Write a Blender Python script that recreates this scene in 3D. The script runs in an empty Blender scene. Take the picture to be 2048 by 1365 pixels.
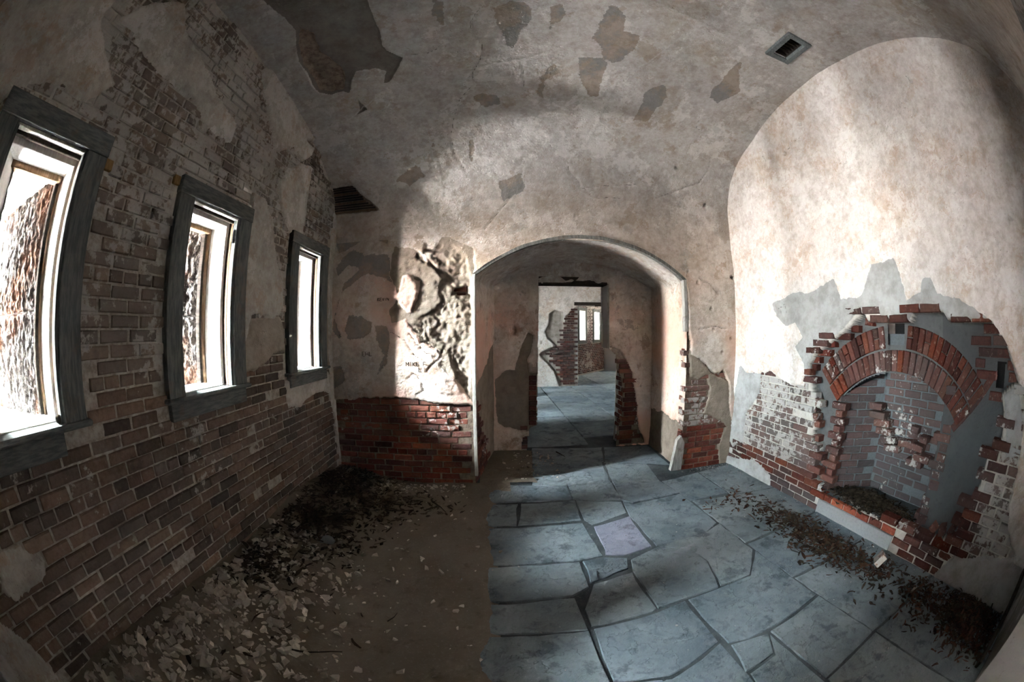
import bpy, math, random
import numpy as np
from mathutils import Matrix, Vector

# ------------------------------------------------------------------ camera
sc = bpy.context.scene
COL = sc.collection
XL, XR, YD, YN, EYE = -1.724, 2.851, 3.794, -0.50, 1.6   # room: left, right, far, near wall; eye height
YB = 4.95                                                # partition at the back of the passage

def set_camera():
    f_px, yaw, pitch, roll = 764.486, 0.0497, -0.0241, -0.0048
    cd = bpy.data.cameras.new('camera'); co = bpy.data.objects.new('camera', cd); COL.objects.link(co)
    cd.type = 'PANO'; cd.sensor_fit = 'HORIZONTAL'; cd.sensor_width = 36.0
    for holder in (getattr(cd, 'cycles', None), cd):
        if holder is not None and hasattr(holder, 'panorama_type'):
            holder.panorama_type = 'FISHEYE_EQUISOLID'
            holder.fisheye_lens = f_px / 2048 * 36.0
            holder.fisheye_fov = math.radians(300)
            break
    cd.clip_start = 0.02; cd.clip_end = 200
    c, s = math.cos(yaw), math.sin(yaw)
    right, fwd, up = Vector((c, -s, 0)), Vector((s, c, 0)), Vector((0, 0, 1))
    c, s = math.cos(pitch), math.sin(pitch)
    fwd, up = c * fwd + s * up, -s * fwd + c * up
    c, s = math.cos(roll), math.sin(roll)
    right, up = c * right + s * up, -s * right + c * up
    m = Matrix((right, up, -fwd)).transposed().to_4x4(); m.translation = (0, 0, EYE)
    co.matrix_world = m
    sc.camera = co
set_camera()

# ------------------------------------------------------------------ world, exposure
SKY = 430.0
w = bpy.data.worlds.new('sky'); sc.world = w; w.use_nodes = True
nt = w.node_tree; nt.nodes.clear()
wo = nt.nodes.new('ShaderNodeOutputWorld'); bg = nt.nodes.new('ShaderNodeBackground')
tc = nt.nodes.new('ShaderNodeTexCoord'); sx = nt.nodes.new('ShaderNodeSeparateXYZ'); rp = nt.nodes.new('ShaderNodeValToRGB'); mr = nt.nodes.new('ShaderNodeMapRange')
nt.links.new(tc.outputs['Generated'], sx.inputs[0]); nt.links.new(sx.outputs[2], mr.inputs[0])
mr.inputs[1].default_value = -1; mr.inputs[2].default_value = 1
nt.links.new(mr.outputs[0], rp.inputs[0]); nt.links.new(rp.outputs[0], bg.inputs[0]); nt.links.new(bg.outputs[0], wo.inputs[0])
e = rp.color_ramp.elements                                     # overcast sky: brighter towards the zenith; pale ground below the horizon
while len(e) < 4: e.new(0.5)
for el, (p_, c_) in zip(e, ((0.49, (0.33, 0.325, 0.32)), (0.51, (0.31, 0.35, 0.37)), (0.75, (0.80, 0.93, 1.0)), (1.0, (1.05, 1.20, 1.28)))):
    el.position = p_; el.color = (*c_, 1)
bg.inputs[1].default_value = SKY
vs = sc.view_settings
vs.view_transform = 'Standard'; vs.look = 'None'; vs.gamma = 1.0; vs.use_curve_mapping = False
vs.exposure = 4.25
try:
    sc.cycles.use_denoising = True
    sc.cycles.max_bounces = 8; sc.cycles.diffuse_bounces = 8; sc.cycles.glossy_bounces = 1
    sc.cycles.use_adaptive_sampling = True; sc.cycles.adaptive_threshold = 0.07; sc.cycles.adaptive_min_samples = 16
    sc.cycles.caustics_reflective = False; sc.cycles.caustics_refractive = False
    sc.cycles.sample_clamp_indirect = 12.0
except Exception:
    pass

def portal(center, normal, wid, hei):
    l = bpy.data.lights.new('window_daylight', 'AREA'); l.shape = 'RECTANGLE'; l.size = wid; l.size_y = hei
    l.energy = 1.0; l.cycles.is_portal = True
    o = bpy.data.objects.new('window_daylight', l); COL.objects.link(o)
    o.rotation_euler = Vector(normal).to_track_quat('-Z', 'Y').to_euler(); o.location = center
    return o

# ------------------------------------------------------------------ numpy helpers
RNG = np.random.default_rng(7); random.seed(7)

def _hash(ix, iy, seed):
    h = (ix.astype(np.int64) * 374761393 + iy.astype(np.int64) * 668265263 + seed * 1442695041) & 0xffffffff
    h = ((h ^ (h >> 13)) * 1274126177) & 0xffffffff
    return ((h ^ (h >> 16)) & 0xffffff) / float(0xffffff)

def vnoise(x, y, seed=0):
    x = np.asarray(x, float); y = np.asarray(y, float)
    ix = np.floor(x); iy = np.floor(y); fx = x - ix; fy = y - iy
    fx = fx * fx * fx * (fx * (fx * 6 - 15) + 10); fy = fy * fy * fy * (fy * (fy * 6 - 15) + 10)
    a = _hash(ix, iy, seed); b = _hash(ix + 1, iy, seed); c = _hash(ix, iy + 1, seed); d = _hash(ix + 1, iy + 1, seed)
    return (a * (1 - fx) + b * fx) * (1 - fy) + (c * (1 - fx) + d * fx) * fy * 1.0

def fbm(x, y, seed=0, octaves=4):
    t = 0; amp = 0.5; s = 0
    for k in range(octaves):
        t = t + amp * (vnoise(x, y, seed + k * 17) * 2 - 1); s += amp
        x = x * 2.03; y = y * 2.03; amp *= 0.5
    return t / s

def sdf(U, V, poly):
    """signed distance to a closed polygon, positive inside"""
    P = np.array(poly, float); Q = np.roll(P, -1, 0)
    d2 = np.full(U.shape, 1e9); ins = np.zeros(U.shape, bool)
    for (x0, y0), (x1, y1) in zip(P, Q):
        ex, ey = x1 - x0, y1 - y0; L = ex * ex + ey * ey + 1e-12
        t = np.clip(((U - x0) * ex + (V - y0) * ey) / L, 0, 1)
        d2 = np.minimum(d2, (U - x0 - t * ex) ** 2 + (V - y0 - t * ey) ** 2)
        cross = (y0 > V) != (y1 > V)
        xi = x0 + (V - y0) * ex / (ey if abs(ey) > 1e-9 else 1e-9)
        ins ^= cross & (U < xi)
    return np.where(ins, 1, -1) * np.sqrt(d2)

def linedist(U, V, pts):
    d2 = np.full(U.shape, 1e9)
    for (x0, y0), (x1, y1) in zip(pts[:-1], pts[1:]):
        ex, ey = x1 - x0, y1 - y0; L = ex * ex + ey * ey + 1e-12
        t = np.clip(((U - x0) * ex + (V - y0) * ey) / L, 0, 1)
        d2 = np.minimum(d2, (U - x0 - t * ex) ** 2 + (V - y0 - t * ey) ** 2)
    return np.sqrt(d2)

def sstep(x, a, b):
    t = np.clip((x - a) / (b - a), 0, 1); return t * t * (3 - 2 * t)

# ------------------------------------------------------------------ scene helpers
def world_of(o):
    m = o.matrix_parent_inverse @ o.matrix_basis
    return world_of(o.parent) @ m if o.parent else o.matrix_basis.copy()

def link(o, parent=None):
    COL.objects.link(o)
    if parent is not None:
        o.parent = parent; o.matrix_parent_inverse = world_of(parent).inverted()
    return o

def mesh_obj(name, verts, faces, mat, parent=None, smooth=False, attrs=None):
    me = bpy.data.meshes.new(name)
    me.from_pydata([tuple(v) for v in verts] if not isinstance(verts, np.ndarray) else verts.tolist(), [], faces if not isinstance(faces, np.ndarray) else faces.tolist())
    if attrs:
        for k, v in attrs.items():
            at = me.attributes.new(k, 'FLOAT', 'POINT'); at.data.foreach_set('value', np.asarray(v, np.float32))
    if smooth: me.polygons.foreach_set('use_smooth', [True] * len(me.polygons))
    if mat: me.materials.append(mat)
    me.update()
    return link(bpy.data.objects.new(name, me), parent)

def tag(o, label=None, cat=None, group=None, kind=None):
    if label: o['label'] = label
    if cat: o['category'] = cat
    if group: o['group'] = group
    if kind: o['kind'] = kind
    return o

def empty(name, loc=(0, 0, 0)):
    o = bpy.data.objects.new(name, None); o.location = loc; o.empty_display_size = 0.1
    return link(o)

def grid_mesh(name, P, keep, mat, parent=None, attrs=None, smooth=True):
    """P (nu,nv,3); keep (nu-1,nv-1) bool"""
    nu, nv = P.shape[:2]
    idx = np.arange(nu * nv).reshape(nu, nv)
    q = np.stack([idx[:-1, :-1], idx[1:, :-1], idx[1:, 1:], idx[:-1, 1:]], -1)[keep]
    used = np.zeros(nu * nv, bool); used[q.ravel()] = True
    remap = np.cumsum(used) - 1
    q = remap[q]; V = P.reshape(-1, 3)[used]
    me = bpy.data.meshes.new(name)
    me.vertices.add(len(V)); me.vertices.foreach_set('co', V.astype(np.float32).ravel())
    me.loops.add(q.size); me.loops.foreach_set('vertex_index', q.astype(np.int32).ravel())
    me.polygons.add(len(q)); me.polygons.foreach_set('loop_start', np.arange(0, q.size, 4, dtype=np.int32))
    me.polygons.foreach_set('loop_total', np.full(len(q), 4, np.int32))
    me.polygons.foreach_set('use_smooth', np.full(len(q), smooth))
    if attrs:
        for k, v in attrs.items():
            at = me.attributes.new(k, 'FLOAT', 'POINT'); at.data.foreach_set('value', np.asarray(v, np.float32).ravel()[used])
    if mat: me.materials.append(mat)
    me.update(calc_edges=True); me.validate()
    return link(bpy.data.objects.new(name, me), parent)

def boxv(x0, x1, y0, y1, z0, z1, b=0.0):
    """box with chamfered edges: verts, faces"""
    if b <= 0:
        v = [(x, y, z) for x in (x0, x1) for y in (y0, y1) for z in (z0, z1)]
        f = [(0, 1, 3, 2), (4, 6, 7, 5), (0, 4, 5, 1), (2, 3, 7, 6), (0, 2, 6, 4), (1, 5, 7, 3)]
        return v, f
    v = []; ids = {}
    for i, x in enumerate((x0, x1)):
        for j, y in enumerate((y0, y1)):
            for k, z in enumerate((z0, z1)):
                sx, sy, sz = (1 - 2 * i) * b, (1 - 2 * j) * b, (1 - 2 * k) * b
                ids[i, j, k, 'x'] = len(v); v.append((x, y + sy, z + sz))
                ids[i, j, k, 'y'] = len(v); v.append((x + sx, y, z + sz))
                ids[i, j, k, 'z'] = len(v); v.append((x + sx, y + sy, z))
    f = []
    for i in (0, 1):
        f.append([ids[i, j, k, 'x'] for j, k in ((0, 0), (0, 1), (1, 1), (1, 0))])
        f.append([ids[j, i, k, 'y'] for j, k in ((0, 0), (0, 1), (1, 1), (1, 0))])
        f.append([ids[j, k, i, 'z'] for j, k in ((0, 0), (0, 1), (1, 1), (1, 0))])
    for p in (0, 1):
        for q in (0, 1):
            f.append([ids[p, q, 0, 'x'], ids[p, q, 1, 'x'], ids[p, q, 1, 'y'], ids[p, q, 0, 'y']])
            f.append([ids[p, 0, q, 'x'], ids[p, 1, q, 'x'], ids[p, 1, q, 'z'], ids[p, 0, q, 'z']])
            f.append([ids[0, p, q, 'y'], ids[1, p, q, 'y'], ids[1, p, q, 'z'], ids[0, p, q, 'z']])
            for r in (0, 1): f.append([ids[p, q, r, 'x'], ids[p, q, r, 'y'], ids[p, q, r, 'z']])
    return v, f

def box(name, x0, x1, y0, y1, z0, z1, mat, parent=None, b=0.003, jit=0.0):
    v, f = boxv(min(x0, x1), max(x0, x1), min(y0, y1), max(y0, y1), min(z0, z1), max(z0, z1), b)
    if jit: v = [(x + random.uniform(-jit, jit), y + random.uniform(-jit, jit), z + random.uniform(-jit, jit)) for x, y, z in v]
    return mesh_obj(name, v, f, mat, parent)

def prism(name, poly, z0, z1, mat, parent=None):
    """vertical prism over a plan polygon"""
    n = len(poly)
    v = [(x, y, z0) for x, y in poly] + [(x, y, z1) for x, y in poly]
    f = [list(range(n))[::-1], list(range(n, 2 * n))] + [(i, (i + 1) % n, n + (i + 1) % n, n + i) for i in range(n)]
    return mesh_obj(name, v, f, mat, parent)

# ------------------------------------------------------------------ materials
ALB = 1.0                                                       # everything here is old and dusty
class N:
    def __init__(s, name):
        s.m = bpy.data.materials.new(name); s.m.use_nodes = True; s.t = s.m.node_tree; s.t.nodes.clear()
        s.out = s.t.nodes.new('ShaderNodeOutputMaterial'); s.b = s.t.nodes.new('ShaderNodeBsdfPrincipled')
        s.t.links.new(s.b.outputs[0], s.out.inputs[0]); s.b.inputs['Roughness'].default_value = 0.9
        s.b.inputs['Specular IOR Level'].default_value = 0.0
        s.pos = s.new('ShaderNodeNewGeometry').outputs['Position']
    def new(s, t, **kw):
        n = s.t.nodes.new(t)
        for k, v in kw.items(): setattr(n, k, v)
        return n
    def put(s, sock, v):
        if isinstance(v, bpy.types.NodeSocket): s.t.links.new(v, sock)
        elif isinstance(v, (tuple, list)) and len(v) == 3 and sock.type == 'RGBA': sock.default_value = (*v, 1)
        else: sock.default_value = v
    def noise(s, scale, detail=4, rough=0.55, vec=None, dist=0.0, w=None):
        n = s.new('ShaderNodeTexNoise'); n.noise_dimensions = '3D'
        v = vec if vec is not None else s.pos
        if w is not None:                                         # another part of the same noise
            o = s.new('ShaderNodeVectorMath', operation='ADD'); s.put(o.inputs[0], v); o.inputs[1].default_value = (w * 13.7, w * -7.3, w * 5.1); v = o.outputs[0]
        s.put(n.inputs['Vector'], v)
        n.inputs['Scale'].default_value = scale; n.inputs['Detail'].default_value = min(detail, 6)
        n.inputs['Roughness'].default_value = rough; n.inputs['Distortion'].default_value = dist if dist > 0.55 else 0.0
        return n.outputs['Fac']
    def math(s, op, a, b=0.0, c=None):
        n = s.new('ShaderNodeMath', operation=op); s.put(n.inputs[0], a); s.put(n.inputs[1], b)
        if c is not None: s.put(n.inputs[2], c)
        return n.outputs[0]
    def rng(s, v, a, b, c=0.0, d=1.0, smooth=True):
        n = s.new('ShaderNodeMapRange'); n.interpolation_type = 'SMOOTHSTEP' if smooth else 'LINEAR'
        s.put(n.inputs[0], v); n.inputs[1].default_value = a; n.inputs[2].default_value = b; n.inputs[3].default_value = c; n.inputs[4].default_value = d
        return n.outputs[0]
    def mix(s, f, a, b, mode='MIX'):
        n = s.new('ShaderNodeMix', data_type='RGBA', blend_type=mode)
        s.put(n.inputs[0], f); s.put(n.inputs[6], a); s.put(n.inputs[7], b); return n.outputs[2]
    def ramp(s, f, stops):
        n = s.new('ShaderNodeValToRGB'); s.put(n.inputs[0], f); el = n.color_ramp.elements
        while len(el) < len(stops): el.new(0.5)
        for e_, (p, c) in zip(el, stops): e_.position = p; e_.color = (*c, 1)
        return n.outputs[0]
    def attr(s, name):
        n = s.new('ShaderNodeAttribute'); n.attribute_name = name; return n.outputs['Fac']
    def bump(s, h, strength=0.5, dist=0.01, normal=None):
        n = s.new('ShaderNodeBump'); n.inputs['Strength'].default_value = strength; n.inputs['Distance'].default_value = dist
        s.put(n.inputs['Height'], h)
        if normal is not None: s.put(n.inputs['Normal'], normal)
        return n.outputs[0]
    def done(s, col, normal=None, rough=None):
        s.put(s.b.inputs['Base Color'], s.mix(1.0, col, (ALB, ALB, ALB), 'MULTIPLY'))
        if normal is not None: s.put(s.b.inputs['Normal'], normal)
        if rough is not None: s.put(s.b.inputs['Roughness'], rough)
        return s.m

WASH = (0.48, 0.45, 0.40)

def wash_noise(n):
    big = n.noise(2.3, 3, 0.5); fine = n.noise(15, 6, 0.68, dist=0.4)
    t = n.math('ADD', n.math('MULTIPLY', big, 0.40), n.math('MULTIPLY', fine, 0.60))
    return n.math('MULTIPLY_ADD', t, 2.4, -0.70)

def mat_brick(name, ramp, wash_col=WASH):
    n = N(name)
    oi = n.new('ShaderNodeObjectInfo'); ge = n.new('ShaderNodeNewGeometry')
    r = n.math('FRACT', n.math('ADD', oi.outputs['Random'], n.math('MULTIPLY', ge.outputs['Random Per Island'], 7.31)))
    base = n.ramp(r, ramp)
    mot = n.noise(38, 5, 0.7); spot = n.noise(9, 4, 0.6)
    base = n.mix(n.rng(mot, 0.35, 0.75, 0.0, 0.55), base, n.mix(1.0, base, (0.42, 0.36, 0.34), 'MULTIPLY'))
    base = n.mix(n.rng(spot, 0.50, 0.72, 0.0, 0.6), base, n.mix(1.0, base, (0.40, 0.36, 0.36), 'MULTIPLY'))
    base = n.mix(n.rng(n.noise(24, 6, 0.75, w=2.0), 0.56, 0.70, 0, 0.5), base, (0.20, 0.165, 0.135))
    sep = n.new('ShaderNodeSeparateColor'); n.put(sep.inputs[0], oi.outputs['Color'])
    wash = n.math('ADD', sep.outputs[0], n.attr('wash')); soot_shade = n.math('ADD', sep.outputs[1], n.attr('soot_shade'))
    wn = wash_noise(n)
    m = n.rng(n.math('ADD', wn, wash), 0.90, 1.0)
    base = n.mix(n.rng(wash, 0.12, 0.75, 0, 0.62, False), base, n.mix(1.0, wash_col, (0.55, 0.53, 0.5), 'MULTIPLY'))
    base = n.mix(n.math('MULTIPLY', soot_shade, 0.85), base, (0.055, 0.055, 0.056))
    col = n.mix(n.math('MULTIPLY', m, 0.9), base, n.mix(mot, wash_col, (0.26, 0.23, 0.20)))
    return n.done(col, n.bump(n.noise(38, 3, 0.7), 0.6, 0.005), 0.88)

B_DARK = [(0.0, (0.075, 0.060, 0.052)), (0.3, (0.125, 0.092, 0.074)), (0.6, (0.165, 0.112, 0.085)), (0.85, (0.22, 0.145, 0.102)), (1.0, (0.155, 0.130, 0.108))]
B_RED = [(0.0, (0.070, 0.026, 0.020)), (0.3, (0.130, 0.036, 0.024)), (0.6, (0.185, 0.046, 0.029)), (0.88, (0.260, 0.078, 0.042)), (1.0, (0.11, 0.055, 0.042))]

def mat_plaster(name, cream=(0.55, 0.48, 0.41), ochre=(0.36, 0.22, 0.12), grey=(0.25, 0.24, 0.225), scratch=(0.25, 0.215, 0.18),
                ochre_amt=0.5, grey_amt=0.4, mortar=(0.22, 0.195, 0.165), pink=None, stain_scale=1.0, wash_on=False, hi=None, hz=(2.55, 3.35, 1.9, 2.5), fleck=0.3):
    """attributes: fin (>0 finish coat), scr (>0 scratch coat), crk (crack distance), pat (grey patches), wash"""
    n = N(name)
    wob = n.math('MULTIPLY', n.math('SUBTRACT', n.noise(60, 3), 0.5), 0.012)
    fin = n.rng(n.math('ADD', n.attr('fin'), wob), -0.002, 0.003)
    scr = n.rng(n.math('ADD', n.attr('scr'), wob), -0.002, 0.003)
    a = n.noise(1.7 * stain_scale, 6, 0.62, dist=0.6); c = n.noise(22, 4, 0.7)
    streak = n.noise(6, 5, 0.6, vec=n_scale(n, (1.0, 1.0, 0.25)))
    if hi:                                                        # the coat changes from the wall to the vault
        sep = n.new('ShaderNodeSeparateXYZ'); n.put(sep.inputs[0], n.pos); zz = sep.outputs[2]
        k = n.rng(n.math('ADD', zz, n.math('MULTIPLY', n.math('SUBTRACT', a, 0.5), 2 * (hz[1] - hz[0]))), hz[0], hz[1])
        cream = n.mix(k, cream, hi[0]); ochre = n.mix(k, ochre, hi[1]); scratch = n.mix(k, scratch, hi[2]); low = n.rng(n.math('ADD', zz, n.math('MULTIPLY', n.math('SUBTRACT', c, 0.5), 0.8)), hz[2], hz[3], 1.0, 0.0)
    else: low = 1.0
    col = n.mix(n.rng(c, 0.3, 0.7), cream, n.mix(1.0, cream, (0.80, 0.77, 0.74), 'MULTIPLY'))
    col = n.mix(n.rng(a, 0.47, 0.70, 0, ochre_amt), col, ochre)
    p1 = n.noise(2.4 * stain_scale, 10, 0.72, dist=0.3, w=7.7); p2 = n.noise(3.4 * stain_scale, 10, 0.70, dist=0.4, w=2.2); p3 = n.noise(1.9 * stain_scale, 9, 0.74, w=4.4)
    col = n.mix(n.rng(p3, 0.545, 0.56, 0, 0.45), col, n.mix(0.55, cream, (0.74, 0.72, 0.69)))       # an older, paler coat
    col = n.mix(n.rng(p1, 0.585, 0.60, 0, grey_amt), col, grey)                                     # flaked to grey
    col = n.mix(n.rng(p2, 0.60, 0.615, 0, ochre_amt), col, ochre)                                   # flaked to tan
    d_ = n.noise(7.5 * stain_scale, 8, 0.72, dist=0.5, w=1.5)
    col = n.mix(n.rng(d_, 0.46, 0.66, 0, 0.45), col, n.mix(1.0, col, (0.60, 0.54, 0.48), 'MULTIPLY'))
    fl = n.math('MULTIPLY', n.rng(n.noise(13 * stain_scale, 10, 0.80, dist=0.8, w=6.1), 0.50, 0.60), n.rng(a, 0.42, 0.60))
    col = n.mix(n.math('MULTIPLY', fl, fleck), col, n.mix(1.0, ochre, (0.85, 0.78, 0.72), 'MULTIPLY'))                # clotted tan stains
    col = n.mix(n.rng(streak, 0.55, 0.8, 0, 0.35), col, n.mix(0.5, grey, ochre))
    col = n.mix(n.rng(n.noise(55, 2), 0.70, 0.76, 0, 0.6), col, (0.10, 0.08, 0.065))                  # specks
    if pink:
        col = n.mix(n.math('MULTIPLY', n.rng(n.noise(1.1, 2, 0.5, w=9.0), 0.42, 0.62, 0, pink[3]), low), col, pink[:3])
    pat = n.rng(n.math('ADD', n.attr('pat'), n.math('MULTIPLY', wob, 3.0)), 0.0, 0.004)
    col = n.mix(n.math('MULTIPLY', pat, 0.72), col, n.mix(n.rng(p3, 0.44, 0.56), (0.13, 0.13, 0.126), (0.215, 0.165, 0.12)))
    sc_ = n.mix(n.rng(d_, 0.35, 0.7), scratch, n.mix(1.0, scratch, (0.70, 0.68, 0.66), 'MULTIPLY'))
    mo = n.mix(n.rng(c, 0.35, 0.7), mortar, n.mix(1.0, mortar, (0.55, 0.52, 0.5), 'MULTIPLY'))
    if wash_on:
        m = n.rng(n.math('ADD', wash_noise(n), n.attr('wash')), 0.90, 1.0)
        mo = n.mix(n.math('MULTIPLY', m, 0.9), mo, n.mix(c, WASH, (0.26, 0.23, 0.20)))
    sc_ = n.mix(scr, mo, sc_)
    col = n.mix(fin, sc_, col)
    crk = n.rng(n.math('ADD', n.attr('crk'), n.math('MULTIPLY', wob, 0.25)), 0.001, 0.006, 0.85, 0.0)
    col = n.mix(crk, col, (0.05, 0.043, 0.037))  # dirt line that also puts the crack's own shade into the colour
    fill = n.rng(n.math('ADD', n.attr('fil'), wob), 0.001, 0.011, 0.55, 0.0)
    col = n.mix(fill, col, (0.47, 0.45, 0.43))
    soot_shade = n.attr('soot_shade'); col = n.mix(n.math('MULTIPLY', soot_shade, 0.9), col, n.mix(d_, (0.007, 0.009, 0.010), (0.026, 0.031, 0.033)))  # near-black tone: soot, and the fireplace recess's shade painted in
    mid = n.noise(14, 3, 0.62)
    trowel = n.noise(46, 4, 0.72); pits = n.rng(n.noise(30, 1, 0.5, w=3.9), 0.68, 0.74)
    h = n.math('ADD', n.math('MULTIPLY', trowel, 0.42), n.math('MULTIPLY', mid, 0.55)); h = n.math('SUBTRACT', h, n.math('MULTIPLY', pits, 0.25))
    return n.done(col, n.bump(h, 0.85, 0.011), 0.92)

def n_scale(n, s):
    v = n.new('ShaderNodeVectorMath', operation='MULTIPLY'); n.put(v.inputs[0], n.pos); v.inputs[1].default_value = s
    return v.outputs[0]

def mat_wood(name, a=(0.075, 0.082, 0.080), b=(0.14, 0.145, 0.135), grain=(8, 8, 1.2), bare=(0.16, 0.11, 0.07), bare_amt=0.35):
    n = N(name)
    v = n_scale(n, grain); g = n.noise(9, 6, 0.65, vec=v, dist=0.3)
    col = n.mix(n.rng(g, 0.35, 0.65), a, b)
    col = n.mix(n.rng(n.noise(5, 6, 0.7), 0.55, 0.68, 0, bare_amt), col, bare)
    return n.done(col, n.bump(n.math('ADD', g, n.math('MULTIPLY', n.noise(70, 3), 0.3)), 0.4, 0.004), 0.75)

def mat_stone(name, a, b, c=(0.10, 0.09, 0.08), bump=0.5, scale=1.0, rnd=True):
    n = N(name)
    oi = n.new('ShaderNodeObjectInfo')
    big = n.noise(2.2 * scale, 6, 0.6, dist=0.5); fine = n.noise(70, 4, 0.7); mid = n.noise(9 * scale, 6, 0.65, dist=1.0)
    col = n.mix(n.rng(big, 0.3, 0.7), a, b)
    col = n.mix(n.rng(mid, 0.50, 0.70, 0, 0.6), col, c)
    col = n.mix(n.rng(n.noise(3.3, 9, 0.75, w=3.3), 0.52, 0.66, 0, 0.45), col, n.mix(0.4, b, (0.24, 0.235, 0.22)))
    col = n.mix(n.rng(n.noise(5.2, 8, 0.7, w=8.1), 0.54, 0.64, 0, 0.6), col, n.mix(1.0, c, (0.55, 0.55, 0.55), 'MULTIPLY'))
    col = n.mix(n.rng(fine, 0.5, 0.8, 0, 0.45), col, n.mix(1.0, col, (1.5, 1.5, 1.5), 'MULTIPLY'))
    if rnd: col = n.mix(1.0, col, n.ramp(oi.outputs['Random'], [(0, (0.78, 0.80, 0.84)), (0.5, (0.95, 0.95, 0.95)), (1, (1.05, 1.02, 1.0))]), 'MULTIPLY')
    st = n.noise(2.8 * scale, 5, 0.62, w=6.6)                # the slate has come away in layers
    lay1 = n.rng(st, 0.455, 0.47); lay2 = n.rng(st, 0.56, 0.57)
    col = n.mix(n.math('MULTIPLY', n.math('SUBTRACT', 1.0, lay1), 0.35), col, n.mix(1.0, col, (0.66, 0.68, 0.70), 'MULTIPLY'))
    col = n.mix(n.rng(n.noise(90, 3, 0.8, w=1.1), 0.60, 0.70, 0, 0.5), col, n.mix(1.0, c, (0.5, 0.5, 0.5), 'MULTIPLY'))
    h = n.math('ADD', n.math('MULTIPLY', mid, 0.6), n.math('MULTIPLY', fine, 0.3))
    h = n.math('ADD', h, n.math('MULTIPLY', n.math('ADD', lay1, lay2), 0.28))
    return n.done(col, n.bump(h, bump * 1.5, 0.014), 0.8)

def mat_granite(name):
    n = N(name)
    v = n_scale(n, (1.0, 1.0, 0.6))
    a = n.noise(26, 3, 0.6, vec=v, dist=0.5); b = n.noise(160, 2); s = n.noise(2, 4)
    col = n.mix(n.rng(b, 0.35, 0.65), (0.075, 0.065, 0.060), (0.125, 0.113, 0.105))
    col = n.mix(n.rng(a, 0.42, 0.56, 0.75, 0.0), col, (0.020, 0.016, 0.014))
    col = n.mix(n.rng(s, 0.5, 0.62, 0, 0.6), col, (0.085, 0.036, 0.019))
    return n.done(col, n.bump(a, 1.0, 0.03), 0.85)

def mat_soil(name, a, b, c):
    n = N(name)
    big = n.noise(1.6, 5, 0.6); fine = n.noise(60, 5, 0.75); mid = n.noise(11, 5, 0.65)
    col = n.mix(n.rng(big, 0.35, 0.65), a, b)
    col = n.mix(n.rng(fine, 0.52, 0.72, 0, 0.6), col, c)
    col = n.mix(n.rng(mid, 0.56, 0.72, 0, 0.5), col, n.mix(1.0, a, (0.5, 0.48, 0.45), 'MULTIPLY'))
    return n.done(col, n.bump(n.math('ADD', n.math('MULTIPLY', fine, 0.4), mid), 0.6, 0.012), 0.95)

def mat_flat(name, col, var=0.4, rough=0.9, rnd=0.3):
    n = N(name); oi = n.new('ShaderNodeObjectInfo'); ge = n.new('ShaderNodeNewGeometry')
    r = n.math('FRACT', n.math('ADD', oi.outputs['Random'], n.math('MULTIPLY', ge.outputs['Random Per Island'], 5.77)))
    lo = tuple(x * (1 - rnd) for x in col); hi = tuple(min(1, x * (1 + rnd)) for x in col)
    c = n.ramp(r, [(0, lo), (0.6, col), (1, hi)])
    g = n.noise(50, 5, 0.7)
    c = n.mix(n.rng(g, 0.4, 0.75, 0, var), c, n.mix(1.0, c, (0.5, 0.48, 0.45), 'MULTIPLY'))
    return n.done(c, n.bump(g, 0.4, 0.005), rough)

M_BRICK_L = mat_brick('dark_weathered_brick', B_DARK)
M_BRICK_R = mat_brick('red_brick', B_RED, (0.52, 0.48, 0.44))
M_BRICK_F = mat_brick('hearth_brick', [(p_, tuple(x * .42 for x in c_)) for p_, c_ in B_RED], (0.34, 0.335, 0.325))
M_PL_LEFT = mat_plaster('left_wall_plaster', cream=(0.46, 0.435, 0.39), scratch=(0.34, 0.295, 0.24), ochre_amt=0.3, grey_amt=0.3, mortar=(0.40, 0.36, 0.305), wash_on=True)
M_PL_FAR = mat_plaster('wall_and_vault_plaster', cream=(0.56, 0.49, 0.43), pink=(0.56, 0.345, 0.265, 0.7), ochre=(0.34, 0.25, 0.175), ochre_amt=0.6, grey_amt=0.35, scratch=(0.27, 0.22, 0.175), mortar=(0.22, 0.17, 0.13),
                       hi=((0.45, 0.43, 0.415), (0.31, 0.255, 0.20), (0.16, 0.145, 0.125)))
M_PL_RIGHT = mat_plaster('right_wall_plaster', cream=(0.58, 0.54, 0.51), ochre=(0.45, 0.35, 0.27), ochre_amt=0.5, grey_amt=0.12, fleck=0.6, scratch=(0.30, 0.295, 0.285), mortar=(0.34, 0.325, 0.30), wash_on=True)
M_PL_VAULT = M_PL_FAR
M_PL_PASS = mat_plaster('passage_plaster', cream=(0.68, 0.575, 0.49), pink=(0.70, 0.41, 0.31, 0.85), ochre=(0.30, 0.205, 0.14), grey=(0.20, 0.175, 0.15), ochre_amt=0.6, grey_amt=0.6, fleck=0.6, scratch=(0.24, 0.195, 0.155), mortar=(0.24, 0.20, 0.165), hi=((0.42, 0.40, 0.375), (0.32, 0.27, 0.22), (0.28, 0.25, 0.22)), hz=(1.95, 2.35, 1.6, 2.15))
M_CASING = mat_wood('grey_painted_wood')
M_CASING_H = mat_wood('grey_painted_board', grain=(8, 1.2, 8))
M_JAMB = mat_wood('white_painted_wood', (0.55, 0.53, 0.50), (0.68, 0.67, 0.65), bare=(0.35, 0.28, 0.22), bare_amt=0.5)
M_RAWWOOD = mat_wood('bare_brown_wood', (0.12, 0.075, 0.045), (0.20, 0.13, 0.085), bare=(0.06, 0.045, 0.035))
M_DARKWOOD = mat_wood('dark_old_timber', (0.020, 0.017, 0.015), (0.045, 0.036, 0.03), bare=(0.06, 0.045, 0.035), grain=(1.2, 8, 8))
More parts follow.
